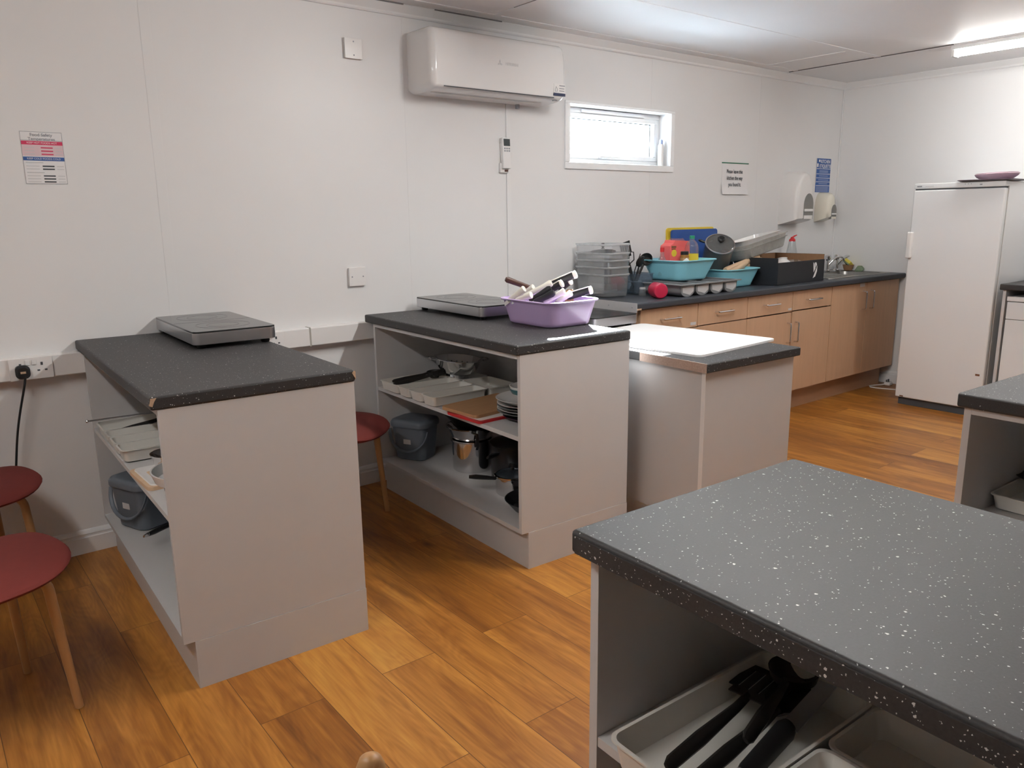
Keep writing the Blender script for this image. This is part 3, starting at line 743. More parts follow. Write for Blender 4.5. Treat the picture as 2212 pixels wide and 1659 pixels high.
cabinet('beech double door sink cupboard at the right end of the run', X[4], X[6],
    [('door', X[4], X[5], .152, CZU - .004, [(5.550, .717, .135, True)], [(5.53, .832, .07, .026)]), ('door', X[5], X[6], .152, CZU - .004, [(5.660, .717, .135, True)])], )
t = tag(obj('kick_board', B().box(X[0] + .01, X[6] - .05, CF + .070, CF + .086, 0, .150), 'beechdark'), 'brown kick board under the run of beech cabinets', 'plinth')
# worktop with the sink opening
SKX0, SKX1, SKY0, SKY1 = 5.20, 6.095, -.535, -.085     # sink unit
BWX0, BWX1, BWY0, BWY1 = 5.655, 6.055, -.50, -.14       # bowl
t = thing('long_worktop', 'slate grey worktop over the beech cabinets, with clutter and a sink', 'worktop', (3.05, 0, CZU), 0)
b = B(); x0, x1, yf, h = 0, 6.128 - 3.05, -.625, .038
hx0, hx1 = BWX0 - 3.05 - .004, BWX1 - 3.05 + .004
b.box(x0, hx0, yf, -.003, 0, h).box(hx1, x1, yf, -.003, 0, h).box(hx0, hx1, yf, BWY0 - .004, 0, h).box(hx0, hx1, BWY1 + .004, -.003, 0, h)
wt = obj('slab', b, 'lamblue', t, smooth=False)
fr = [(yf, .0), (yf - .006, .004), (yf - .009, .012), (yf - .009, .026), (yf - .005, .035), (yf, .038)]
obj('front_edge', B().loft([[(x, p, z) for p, z in fr] for x in (x0 + .001, x1)]), 'lamblue', t)
obj('metal_end_strip', B().box(-.004, 0, yf - .010, -.02, -.012, .040, .001), 'alu', t)
for yy in (-.60, -.42, -.2): obj('screw', B().lathe([(0, 0), (.004, 0), (.004, .001), (0, .001)], 10, mtx=Matrix.Translation((-.004, yy, .014)) @ Matrix.Rotation(-PI / 2, 4, 'Y')), 'greyink', t)
obj('raw_corner', B().box(.0005, .035, yf - .0095, yf - .004, .0005, .010), 'chip', t)
# stainless sink
t = thing('sink', 'stainless steel sink and drainer set into the worktop in the corner', 'sink', (0, 0, CZU + .038), 0)
def rr(x0, x1, y0, y1, r, z): return rrect(x1 - x0, y1 - y0, r, z, 5, (x0 + x1) / 2, (y0 + y1) / 2)
obj('rim', B().loft([rr(SKX0, SKX1, SKY0, SKY1, .03, .0), rr(SKX0 + .001, SKX1 - .001, SKY0 + .001, SKY1 - .001, .03, .004), rr(BWX0 - .012, BWX1 + .012, BWY0 - .012, BWY1 + .012, .06, .003)] , False, False), 'sinksteel', t)
obj('bowl', B().loft([rr(BWX0 - .012, BWX1 + .012, BWY0 - .012, BWY1 + .012, .06, .003), rr(BWX0, BWX1, BWY0, BWY1, .055, -.004), rr(BWX0 + .004, BWX1 - .004, BWY0 + .004, BWY1 - .004, .055, -.03), rr(BWX0 + .02, BWX1 - .02, BWY0 + .02, BWY1 - .02, .06, -.15), rr(BWX0 + .05, BWX1 - .05, BWY0 + .05, BWY1 - .05, .06, -.165)], False, True), 'sinksteel', t)
for i in range(6): obj('drainer_rib', B().box(SKX0 + .03, BWX0 - .04, SKY0 + .06 + i * .058, SKY0 + .072 + i * .058, .0035, .0065, .0014), 'sinksteel', t)
obj('plug_hole', B().lathe([(.03, -.1645), (.018, -.166), (0, -.168)], 20, c=((BWX0 + BWX1) / 2, (BWY0 + BWY1) / 2)), 'chrome', t)
def tap(label, x, a):
    t = thing('tap', label, 'tap', (x, -.115, CZU + .042), math.radians(a), 'pair of chrome sink taps')
    obj('body', B().lathe([(0, 0), (.024, 0), (.024, .006), (.014, .014), (.012, .04), (.014, .048), (.011, .062), (.011, .085), (0, .085)], 20), 'chrome', t)
    pts = [(0, -.006, .048)]
    for k in range(9):
        f = k / 8; pts.append((0, -.012 - .125 * f, .052 + .062 * math.sin(PI * .62 * f)))
    pts.append((0, -.150, .098)); pts.append((0, -.156, .085))
    obj('spout', B().tube(pts, [.009] * 8 + [.0085] * 4, 12), 'chrome', t)
    obj('tap_head', B().lathe([(0, .082), (.012, .084), (.020, .094), (.024, .110), (.024, .120), (.018, .128), (0, .130)], 8), 'chrome', t, angle=20)
    return t
tap('left hand chrome pillar tap behind the sink, next to the black box', 5.870, 68)
tap('right hand chrome pillar tap behind the sink, next to the sponge', 6.010, 74)

# ------------------------------------------------------------------ clutter on the long worktop
CT = CZU + .038   # .890
def shell(w, d, h, rb, rt_, taper, th=.003, lip=.012, lip_h=.006, n=6):
    w0, d0 = w - 2 * taper, d - 2 * taper
    return B().loft([rrect(w0 - .02, d0 - .02, rb * .7, 0, n), rrect(w0, d0, rb, .008, n), rrect(w - 2 * lip, d - 2 * lip, rt_, h - lip_h, n), rrect(w, d, rt_ + lip * .6, h - lip_h, n),
        rrect(w, d, rt_ + lip * .6, h, n), rrect(w - 2 * lip - 2 * th, d - 2 * lip - 2 * th, rt_ - th, h, n), rrect(w0 - 2 * th, d0 - 2 * th, rb, .008 + th, n), rrect(w0 - .02, d0 - .02, rb * .7, th + .004, n)])
# five nested clear boxes
order = ['lowest', 'second lowest', 'middle', 'second highest', 'topmost']
for i in range(5):
    z = CT + [0, .043, .083, .124, .176][i]
    t = thing('clear_storage_box', 'milky clear plastic box on the worktop, %s of the nested stack' % order[i], 'storage box', (3.222, -.190, z), math.radians(1.2 * (i % 3 - 1)), 'nested clear plastic boxes')
    obj('tub', shell(.200, .290, .134, .035, .03, .009, .0015, .003, .004), 'frosted', t)
    obj('rolled_rim', B().loft([rrect(.192, .282, .030, .124, 6), rrect(.204, .294, .036, .128, 6), rrect(.206, .296, .036, .1345, 6), rrect(.200, .290, .030, .1365, 6), rrect(.192, .282, .030, .134, 6)], False, False), 'milkyrim', t)
t = thing('pan_cover', 'steel pan cover with a small black knob lying in the topmost clear box', 'pan cover', (3.215, -.20, CT + .262), (math.radians(-10), math.radians(8), 0))
obj('dish', B().lathe([(0, .020), (.03, .017), (.06, .008), (.075, 0), (.077, .002), (.06, .010), (.03, .019), (0, .022)], 32), 'chrome', t)
obj('knob', B().lathe([(.006, .020), (.006, .030), (.014, .034), (.014, .044), (.009, .050), (0, .050)], 16), 'black', t)
# smoky utensil tub with black utensils
t = thing('utensil_tub', 'smoky clear plastic tub full of black utensils beside the stacked boxes', 'tub', (3.475, -.215, CT), 0)
obj('tub', shell(.165, .215, .125, .03, .03, .014, .002, .006, .004), 'smoke', t)
def utensil(name, label, loc, rot, kind, L=.30, m='blacknylon', cat='utensil', group=None):
    """lies along local +x: handle end at 0, head at the far end"""
    t = thing(name, label, cat, loc, rot, group)
    hl = L * .60
    obj('handle', B().tube([(0, 0, 0), (.012, 0, 0), (hl * .45, 0, 0), (hl, 0, 0), (L * .72, 0, .004)], [(.006, .003), (.011, .0065), (.012, .007), (.008, .005), (.007, .0035)], 10), m, t)
    x = L * .70
    if kind == 'slotted':
        w = .045; b = B(); n_ = 5
        hd = L * .30
        b.box(x, x + hd * .22, -w * .75, w * .75, .001, .004, .001); b.box(x + hd * .86, x + hd, -w, w, .001, .004, .001)
        for k in range(n_):
            yy = -w + (2 * w) * (k + .5) / n_
            b.box(x + hd * .2, x + hd * .88, yy - w * .16, yy + w * .16, .001, .004)
        obj('slotted_blade', b, m, t)
    elif kind == 'spoon':
        rings = []
        for k in range(9):
            f = k / 8; ww = .038 * math.sin(PI * min(.98, .06 + f * .92)) ** .6; xx = x + L * .30 * f
            rings.append([(xx, -ww, .006), (xx, -ww * .5, -.004), (xx, 0, -.008), (xx, ww * .5, -.004), (xx, ww, .006), (xx, ww * .5, -.001), (xx, 0, -.005), (xx, -ww * .5, -.001)])
        obj('spoon_bowl', B().loft(rings), m, t, angle=60)
    elif kind == 'ladle':
        obj('ladle_bowl', B().lathe([(0, -.030), (.025, -.026), (.038, -.010), (.042, .006), (.040, .006), (.035, -.009), (.023, -.023), (0, -.027)], 24, c=(x + .042, 0)), m, t)
    elif kind == 'masher':
        obj('masher_head', B().tube([(x, 0, .004), (x + .02, -.03, 0), (x + .07, -.035, 0), (x + .08, -.015, 0), (x + .03, 0, 0), (x + .08, .015, 0), (x + .07, .035, 0), (x + .02, .03, 0), (x, 0, .004)], .0035, 8), m, t)
    elif kind == 'tongs':
        b = B()
        for s_ in (-1, 1): b.tube([(0, s_ * .004, 0), (L * .5, s_ * .025, 0), (L, s_ * .012, 0)], [(.010, .003)] * 3, 8)
        obj('arm', b, m, t)
    return t
def lean(az, el, roll=0): return tuple((Matrix.Rotation(math.radians(az), 3, 'Z') @ Matrix.Rotation(math.radians(-el), 3, 'Y') @ Matrix.Rotation(math.radians(roll), 3, 'X')).to_euler())
utensil('slotted_turner', 'black slotted turner standing tallest in the smoky utensil tub', (3.475, -.22, CT + .012), lean(100, 74, 80), 'slotted', .31)
utensil('masher', 'black potato masher leaning left in the smoky utensil tub', (3.485, -.21, CT + .012), lean(200, 64, 40), 'masher', .27)
utensil('ladle', 'black ladle leaning right over the rim of the smoky utensil tub', (3.455, -.20, CT + .012), lean(-10, 58, 30), 'ladle', .26)
utensil('serving_spoon', 'black serving spoon leaning forward in the smoky utensil tub', (3.475, -.19, CT + .012), lean(-95, 66, 10), 'spoon', .24)
utensil('kitchen_tongs', 'black tongs leaning towards the blue basin in the smoky utensil tub', (3.445, -.23, CT + .012), lean(25, 52, 60), 'tongs', .27)
t = thing('glass_jar', 'tiny clear jar on the worktop in front of the smoky utensil tub', 'jar', (3.385, -.365, CT), 0)
obj('body', B().lathe([(0, 0), (.019, 0), (.021, .004), (.021, .036), (.017, .042), (.0155, .042), (.019, .035), (.019, .005), (0, .003)], 24), 'clearplastic', t)
obj('lid', B().lathe([(.018, .040), (.018, .050), (0, .050)], 24), 'alu', t)
# crimson bottle lying on its side
t = thing('crimson_bottle', 'crimson plastic bottle lying on its side at the front of the worktop', 'bottle', (3.325, -.565, CT + .0456), (math.radians(-90), 0, math.radians(-27)))
obj('body', B().lathe([(0, .004), (.030, .0), (.040, .004), (.045, .014), (.0455, .09), (.040, .115), (.024, .130), (.014, .135), (0, .135)], 32), 'crimson', t)
obj('cap', B().lathe([(.013, .133), (.013, .158), (.010, .162), (0, .162)], 20), 'black', t)
# grey cutlery tray with four bays
t = thing('grey_cutlery_tray', 'grey plastic cutlery tray with four labelled bays under the blue basin', 'cutlery tray', (3.735, -.395, CT), math.radians(1))
b = B(); TW, TD, TH = .56, .40, .072
for k in range(4):
    cx = -TW / 2 + TW * (k + .5) / 4
    w = TW / 4 - .006
    prof = []
    for j in range(13):
        a = PI + PI * j / 12; prof.append((cx + w * .46 * math.cos(a), .036 + .036 * math.sin(a)))
    prof = [(cx - w * .5, TH)] + prof + [(cx + w * .5, TH)]
    inner = [(cx + (p[0] - cx) * .93, .003 + p[1] * (1 - .003 / TH)) for p in prof]
    full = prof + inner[::-1]
    b.loft([[(p[0], y, p[1]) for p in full] for y in (-TD / 2 + .012, TD / 2 - .012)], True, True)
    b.loft([[(p[0], y, p[1]) for p in prof] for y in (-TD / 2 + .010, -TD / 2 + .014)]); b.loft([[(p[0], y, p[1]) for p in prof] for y in (TD / 2 - .014, TD / 2 - .010)])
obj('bay', b, 'traygrey', t, angle=25)
b = B(); x0, x1 = -TW / 2 - .012, TW / 2 + .012
b.box(x0, x1, -TD / 2 - .012, -TD / 2 + .012, TH - .004, TH + .003, .002).box(x0, x1, TD / 2 - .012, TD / 2 + .012, TH - .004, TH + .003, .002)
for k in range(5):
    cx = -TW / 2 + TW * k / 4; b.box(cx - .010, cx + .010, -TD / 2, TD / 2, TH - .003, TH + .0025, .001)
obj('rim', b, 'traygrey', t)
for k in range(4):
    cx = -TW / 2 + TW * (k + .5) / 4
    pts = [(cx - .050, .058), (cx + .056, .062), (cx + .052, .030), (cx + .020, .010), (cx - .046, .026)]
    obj('paper_label', B().loft([[(p[0], -TD / 2 + .0095, p[1]) for p in pts], [(p[0], -TD / 2 + .0085, p[1]) for p in pts]]), 'palegrey', t, smooth=False)

def basin(name, label, loc, rot, w, d, h, m, taper=.04):
    t = thing(name, label, 'basin', loc, rot)
    th = .003; lip = .014
    w0, d0 = w - 2 * taper, d - 2 * taper
    rr_ = lambda a, c, r, z: rrect(a, c, r, z, 8)
    prof = [(w0 - .05, d0 - .05, .04, .001), (w0 - .02, d0 - .02, .05, 0), (w0, d0, .055, .008), (w0 + .006, d0 + .006, .057, .02), (w - 2 * lip, d - 2 * lip, .055, h - .010), (w - 2 * lip + .004, d - 2 * lip + .004, .056, h - .006),
            (w - .006, d - .006, .066, h - .007), (w, d, .07, h - .004), (w, d, .07, h - .001), (w - .006, d - .006, .066, h + .001), (w - 2 * lip, d - 2 * lip, .055, h), (w - 2 * lip - 2 * th, d - 2 * lip - 2 * th, .052, h - .005),
            (w0 - 2 * th, d0 - 2 * th, .05, .02), (w0 - .03, d0 - .03, .045, .006)]
    obj('basin_shell', B().loft([rr_(*p) for p in prof]), m, t, angle=50)
    return t
BZ = CT + TH + .003
basin('blue_basin', 'aqua blue plastic basin of groceries standing on the grey cutlery tray', (3.775, -.310, BZ), math.radians(1), .385, .36, .125, 'aqua', .05)
basin('blue_basin', 'aqua blue plastic basin of rolling pins beside the black cardboard box', (4.255, -.30, CT), math.radians(3), .40, .36, .120, 'aqua', .045)
# groceries in the first basin
gz = BZ + .008
t = thing('sauce_bottle', 'small clear bottle with a red cap at the left of the blue basin', 'bottle', (3.640, -.290, gz + .02), 0)
obj('body', B().lathe([(0, 0), (.020, 0), (.022, .004), (.022, .10), (.012, .122), (.011, .150), (0, .150)], 20), 'clearplastic', t)
obj('cap', B().lathe([(.0135, .145), (.0135, .170), (.011, .174), (0, .174)], 20), 'redb', t)
t = thing('juice_carton', 'coral red carton with a yellow circle standing in the blue basin', 'carton', (3.850, -.215, gz + .035), math.radians(-6))
b = B().loft([[(-.085, y, 0), (.085, y, 0), (.085, y, .165), (.080, y, .188), (-.045, y, .196), (-.055, y, .178), (-.085, y, .160)] for y in (-.045, .045)])
obj('box', b, 'coral', t, smooth=False)
obj('yellow_circle', B().lathe([(0, 0), (.022, 0), (.022, .001), (0, .001)], 24).xf(Matrix.Translation((-.052, -.0455, .115)) @ Matrix.Rotation(PI / 2, 4, 'X')), 'yellow', t)
obj('dark_print', B().box(-.075, -.035, -.0462, -.045, .148, .160).box(-.075, -.040, -.0462, -.045, .138, .144), 'rust', t)
obj('crumpled_wrap', B().loft([[(-.04, -.03, .190), (.06, -.03, .187), (.07, .03, .187), (-.03, .035, .192)], [(-.03, -.02, .204), (.05, -.015, .206), (.06, .02, .199), (-.02, .025, .208)]]), 'clearplastic', t, smooth=False)
t = thing('spice_jar', 'amber jar with a black lid standing at the front of the blue basin', 'jar', (3.800, -.335, gz + .035), 0)
obj('body', B().lathe([(0, 0), (.026, 0), (.028, .004), (.028, .095), (.024, .105), (.024, .112), (0, .112)], 24), 'jarbrown', t)
obj('lid', B().lathe([(.0255, .108), (.0255, .126), (.023, .129), (0, .129)], 24), 'black', t)
obj('label_wrap', B().lathe([(.0284, .045), (.0284, .090)], 24), 'boardwood', t)
t = thing('water_bottle', 'clear plastic bottle with a green cap and yellow label in the blue basin', 'bottle', (3.905, -.305, gz + .040), 0)
obj('body', B().lathe([(0, 0), (.040, 0), (.043, .006), (.043, .045), (.041, .05), (.043, .055), (.043, .140), (.039, .160), (.027, .180), (.015, .190), (.014, .204), (0, .204)], 28), 'clearplastic', t)
obj('cap', B().lathe([(.0165, .198), (.0165, .216), (.014, .218), (0, .218)], 20), 'green', t)
obj('label_wrap', B().lathe([(.0435, .050), (.0435, .105)], 28), 'yellow', t)
t = thing('white_spatula', 'white plastic spatula tip leaning on the rim of the blue basin', 'utensil', (3.69, -.32, gz + .04), lean(-30, 35, 60))
obj('blade', B().box(0, .135, -.012, .012, -.002, .002, .002), 'pvcgloss', t)
t = thing('blue_sachet', 'blue packet lying inside the left of the blue basin', 'packet', (3.70, -.235, gz + .080), (0, .08, .2))
obj('packet', B().box(-.055, .055, -.04, .04, 0, .024, .008), 'blue', t)
# chopping boards against the wall
for nm, lb, m_, cx, w, h, y in (('chopping_board', 'yellow chopping board leaning on the wall behind the blue board', 'yellow', 4.255, .50, .385, -.020), ('chopping_board', 'royal blue chopping board leaning on the wall behind the groceries', 'blue', 4.275, .49, .372, -.040)):
    t = thing(nm, lb, 'chopping board', (cx, y, CT), (math.radians(-2.2), 0, 0))
    obj('board', B().loft([[(p[0], yy, p[1] + h / 2) for p in rpoly(w, h, .02)] for yy in (-.006, .006)]), m_, t)
# saucepan tilted in the second basin
def pan(name, label, loc, rot, r, h, m, flare=1.0, cat='pan'):
    t = thing(name, label, cat, loc, rot)
    obj('pan_body', B().lathe([(0, 0), (r * .92, 0), (r * .97, .006), (r * flare, h - .003), (r * flare + .004, h), (r * flare + .001, h + .001), (r * flare - .003, h - .003), (r * .95, .008), (0, .005)], 40), m, t)
    return t
def long_handle(t, r, z, a, L, m='black', up_=.02, w=.012, tip=False):
    d = Vector((math.cos(math.radians(a)), math.sin(math.radians(a)), 0))
    o = obj('handle', B().tube([d * (r - .002) + Vector((0, 0, z)), d * (r + L * .3) + Vector((0, 0, z + up_ * .4)), d * (r + L * .75) + Vector((0, 0, z + up_ * .9)), d * (r + L) + Vector((0, 0, z + up_))], [(.006, .009), (.008, w), (.009, w * 1.15), (.006, w * .8)], 10), m, t)
    if tip: obj('steel_tip', B().tube([d * (r + L - .006) + Vector((0, 0, z + up_)), d * (r + L + .012) + Vector((0, 0, z + up_))], [(.007, w * .86), (.004, w * .5)], 10), 'chrome', o)
    return o
SPD = Vector((-.40, -.50, .77)).normalized()
t = pan('saucepan', 'grey saucepan with a glass lid, tipped on its side in the blue basin', (4.305, -.190, CT + .152), tuple(SPD.to_track_quat('Z', 'Y').to_euler()), .096, .160, 'potgrey')
obj('lid_glass', B().lathe([(.094, .162), (.075, .173), (.04, .180), (0, .182)], 36), 'lidglass', t)
obj('lid_rim', B().lathe([(.092, .159), (.099, .161), (.099, .166), (.092, .167)], 40), 'steel', t)
obj('lid_knob', B().lathe([(.010, .180), (.010, .193), (.024, .199), (.026, .211), (.018, .219), (0, .220)], 20), 'black', t)
long_handle(t, .096, .135, 150, .05, 'black', .0, .012)
# rolling pins
for i, (lb, lc, az, el) in enumerate((('pale wooden rolling pin lying uppermost across the second blue basin', (4.22, -.335, CT + .105), 4, 10), ('pale wooden rolling pin lying under another in the second blue basin', (4.20, -.375, CT + .085), 12, 12), ('pale wooden rolling pin lying at the front of the second blue basin', (4.23, -.29, CT + .06), -6, 14))):
    t = thing('rolling_pin', lb, 'rolling pin', lc, lean(az, el, 0), 'rolling pins in the second basin')
    rm = Matrix.Rotation(PI / 2, 4, 'Y')
    obj('barrel', B().lathe([(0, 0), (.016, 0), (.020, .006), (.021, .02), (.021, .34), (.020, .355), (.014, .360), (0, .360)], 20).xf(rm), 'palewood', t)
    obj('grip', B().lathe([(.009, .359), (.012, .37), (.016, .39), (.017, .405), (.013, .416), (0, .418)], 16).xf(rm), 'palewood', t)
t = thing('paper_sheet', 'folded white paper tucked beside the tipped saucepan in the basin', 'paper', (4.375, -.30, CT + .09), (math.radians(80), math.radians(20), math.radians(25)))
obj('sheet', B().box(-.05, .05, -.05, .055, -.0005, .0005), 'paper', t)
# black printed cardboard box
BXX0, BXX1, BXY0, BXY1, BXH = 4.49, 5.085, -.545, -.150, .150
t = thing('cardboard_box', 'black printed cardboard produce box with a white leaf mark on its front', 'box', ((BXX0 + BXX1) / 2, (BXY0 + BXY1) / 2, CT), math.radians(1.5))
hw_, hd_ = (BXX1 - BXX0) / 2, (BXY1 - BXY0) / 2; k = .004
b = B().box(-hw_, hw_, -hd_, -hd_ + k, 0, BXH).box(-hw_, hw_, hd_ - k, hd_, 0, BXH + .035).box(-hw_, -hw_ + k, -hd_ + k, hd_ - k, 0, BXH + .03).box(hw_ - k, hw_, -hd_ + k, hd_ - k, 0, BXH + .035).box(-hw_, hw_, -hd_, hd_, 0, .003)
obj('outer_wall', b, 'cardblack', t, smooth=False)
b = B().box(-hw_ + k, hw_ - k, -hd_ + k, -hd_ + k + .001, .003, BXH).box(-hw_ + k, hw_ - k, hd_ - k - .001, hd_ - k, .003, BXH + .034).box(-hw_ + k, -hw_ + k + .001, -hd_ + k, hd_ - k, .003, BXH + .02).box(hw_ - k - .001, hw_ - k, -hd_ + k, hd_ - k, .003, BXH + .034)
obj('brown_lining', b, 'cardbrown', t, smooth=False)
b = B()
lp = [(0, 0), (.030, .010), (.050, .045), (.052, .085), (.036, .060), (.018, .030)]
lp2 = [(.006, .040), (.028, .066), (.010, .100), (-.004, .110)]
lp3 = [(.030, .072), (.044, .092), (.034, .108), (.014, .108)]
for q_ in (lp, lp2, lp3): b.loft([[(p[0], -hd_ - .0004, p[1]) for p in q_], [(p[0], -hd_ - .0012, p[1]) for p in q_]])
obj('leaf_mark', b, 'paper', t, (.150, 0, .024), smooth=False)
t = thing('white_bowl', 'white bowl upside down inside the black cardboard box', 'bowl', (4.80, -.39, CT + .098), (math.radians(170), math.radians(8), 0))
obj('bowl', B().lathe([(0, -.06), (.03, -.06), (.035, -.055), (.06, -.03), (.078, 0), (.080, .004), (.074, .002), (.055, -.028), (.03, -.052), (0, -.054)], 36), 'white', t)
obj('stand', B().lathe([(.034, -.060), (.034, -.067), (.028, -.067), (.028, -.060)], 28), 'white', t)
t = thing('carrier_wrap', 'crumpled clear wrapping lying in the right half of the black box', 'wrapping', (4.95, -.36, CT + .06), 0)
rnd = random.Random(3); rows = []
for i in range(9):
    rows.append([(-.11 + .22 * i / 8 + rnd.uniform(-.01, .01), -.12 + .24 * j / 8 + rnd.uniform(-.01, .01), .03 + rnd.uniform(0, .055)) for j in range(9)])
obj('wrap', B().loft(rows, False, False, False), 'clearplastic', t, smooth=False)
# stack of tilted trays
def roast_tray(label, loc, rot, m, w=.50, d=.30, h=.055):
    t = thing('roasting_tray', label, 'tray', loc, rot, 'trays piled on the black box')
    obj('tray_shell', shell(w, d, h, .04, .035, .028, .0015, .012, .003), m, t)
    return t
ry = math.radians(-9.5)
roast_tray('clear plastic tray, lowest of three tilted on the black cardboard box', (4.690, -.245, CT + .192), (math.radians(-10), ry, math.radians(2)), 'traymilk', .52, .25, .070)
roast_tray('clear plastic tray, middle of three tilted on the black cardboard box', (4.685, -.245, CT + .218), (math.radians(-10), ry, math.radians(1)), 'traymilk', .52, .25, .070)
roast_tray('bright foil tray, topmost of three tilted on the black cardboard box', (4.640, -.245, CT + .246), (math.radians(-9), ry, math.radians(-2)), 'alubright', .42, .235, .065)
t = thing('soap_bottle', 'clear washing up bottle with a red spout behind the black box', 'bottle', (5.355, -.105, CT), 0)
obj('body', B().lathe([(0, 0), (.040, 0), (.043, .006), (.043, .15), (.040, .18), (.034, .21), (.028, .24), (.024, .262), (0, .262)], 28), 'clearplastic', t)
obj('cap', B().lathe([(.024, .258), (.024, .272), (.013, .284), (.011, .292), (0, .293)], 20), 'redb', t)
obj('spout', B().tube([(0, 0, .288), (.020, -.004, .298), (.045, -.008, .305)], [.007, .006, .004], 10), 'redb', t)
t = thing('sponge_dish', 'small brown dish holding sponges beside the right tap', 'dish', (6.078, -.180, CT + .004), 0)
obj('dish', B().lathe([(0, 0), (.030, 0), (.038, .02), (.045, .045), (.042, .045), (.035, .02), (.028, .004), (0, .004)], 28), 'cardbrown', t)
t = thing('sponge', 'yellow sponge propped up in the dish beside the right tap', 'sponge', (6.070, -.180, CT + .055), (math.radians(35), math.radians(24), math.radians(10)))
obj('foam', B().box(-.045, .045, -.030, .030, 0, .026, .006), 'sponge', t)
obj('scourer', B().box(-.045, .045, -.030, .030, -.009, .0, .003), 'scourer', t)
t = thing('green_cloth', 'grey green scouring pad lying in the corner by the sink', 'cloth', (6.085, -.275, CT + .005), (0, math.radians(-14), .3))
obj('pad', B().loft([rrect(.07, .06, .015, 0, 4), rrect(.074, .064, .015, .012, 4), rrect(.05, .035, .012, .034, 4)]), 'scourer', t)

# ------------------------------------------------------------------ fridge, dishwasher and worktop by the right wall
FX, FY0, FY1, FH = 5.455, -1.515, -.945, 1.545
t = thing('fridge', 'tall white single door fridge by the right wall, plum tray on top', 'fridge', (FX, (FY0 + FY1) / 2, 0), 0)
hy = (FY1 - FY0) / 2
obj('cabinet_body', B().box(.062, .655, -hy, hy, .03, FH, .006), 'appliance', t)
obj('door_seal', B().box(.048, .062, -hy + .006, hy - .006, .065, FH - .055), 'applshade', t)
door = obj('door', B().box(0, .048, -hy, hy, .055, FH - .042, .010, 3), 'appliance', t)
obj('control_strip', B().box(.004, .064, -hy, hy, FH - .034, FH + .002, .006, 3), 'appliance', t)
obj('dark_slot', B().box(.012, .062, -hy + .008, hy - .008, FH - .043, FH - .033), 'ink', t)
obj('handle', B().box(-.034, .006, hy - .030, hy + .006, 1.045, 1.225, .010, 3), 'pvcgloss', door)
obj('rust_spot', B().box(-.0008, .002, -hy + .025, -hy + .052, .285, .298, .0003), 'rust', door)
obj('scuff_mark', B().box(-.0006, .002, hy - .06, hy - .035, .062, .070, .0002), 'rust', door)
obj('badge', B().box(.0032, .006, hy - .052, hy - .020, FH - .022, FH - .013), 'greyink', t)
obj('model_mark', B().box(.0032, .006, hy - .13, hy - .075, FH - .020, FH - .016), 'palegrey', t)
for k in range(3): obj('indicator', B().box(.0032, .006, -.045 - k * .018, -.039 - k * .018, FH - .014, FH - .010), 'greyink', t)
obj('dial_mark', B().box(.0032, .006, -.145, -.130, FH - .021, FH - .014), 'greyink', t)
obj('base_grille', B().box(.03, .60, -hy + .015, hy - .015, 0.0, .05), 'ink', t)
t = thing('plum_tray', 'flat dark plum tray lying on top of the fridge', 'tray', (FX + .13, FY0 + .135, FH + .003), math.radians(4))
obj('tray', B().loft([rrect(.29, .30, .03, 0), rrect(.32, .335, .04, .008), rrect(.315, .33, .04, .010), rrect(.29, .30, .03, .003)]), 'plum', t)
t = thing('pink_bowl', 'pink plastic plates standing on the plum tray on the fridge', 'plate', (FX + .14, FY0 + .110, FH + .008), (math.radians(-2), 0, 0))
obj('dish', B().lathe([(0, 0), (.075, 0), (.09, .006), (.118, .026), (.128, .040), (.125, .042), (.110, .030), (.08, .010), (0, .006)], 40), 'pink', t)
obj('second_dish', B().lathe([(0, .012), (.08, .014), (.110, .034), (.122, .046), (.118, .047), (.10, .036), (0, .020)], 40), 'pink', t)
# power cable and plug on the floor
t = thing('white_plug_lead', 'white plug and lead lying on the floor between cupboard and fridge', 'plug', (6.03, -.62, 0), 0)
obj('lead', B().tube([(-.02, .01, .012), (-.05, .03, .006), (-.10, .06, .005), (-.155, .075, .005), (-.19, .05, .005), (-.19, -.0, .005), (-.165, -.07, .005), (-.13, -.16, .005), (-.10, -.24, .005), (-.05, -.34, .005)], .0045, 8), 'pvc', t)
obj('plug_body', B().box(-.028, .028, -.024, .024, 0, .028, .008), 'pvc', t)
for q_ in ((-.004, .004, -.003, .003, .027, .050), (-.017, -.010, .008, .014, .027, .044), (.010, .017, .008, .014, .027, .044)): obj('pin', B().box(*q_), 'ink', t)
# worktop and dishwasher
t = thing('side_worktop', 'black worktop on grey panels beside the fridge, over the dishwasher', 'worktop', (5.46, -1.545, 0), 0)
obj('slab', B().box(0, .66, -1.9, 0, .862, .90, .006, 3), 'lam', t)
obj('side_panel', B().box(.022, .655, -.034, -.016, 0, .862), 'carcass', t)
obj('side_panel', B().box(.022, .655, -1.89, -1.872, 0, .862), 'carcass', t)
t = thing('dishwasher', 'white dishwasher under the black worktop beside the fridge', 'dishwasher', (5.49, -1.885, 0), 0)
obj('casing', B().box(.03, .60, -.297, .297, .05, .82), 'appliance', t)
obj('top_lid', B().box(-.006, .60, -.299, .299, .790, .822, .006), 'pvcgloss', t)
obj('control_panel', B().box(.002, .03, -.297, .297, .675, .786, .004), 'appliance', t)
obj('door', B().box(.002, .03, -.297, .297, .10, .672, .004), 'appliance', t)
obj('grip', B().box(-.006, .004, -.20, .10, .735, .755, .003), 'applshade', t)
obj('kick_plate', B().box(.05, .59, -.29, .29, 0, .10), 'ink', t)

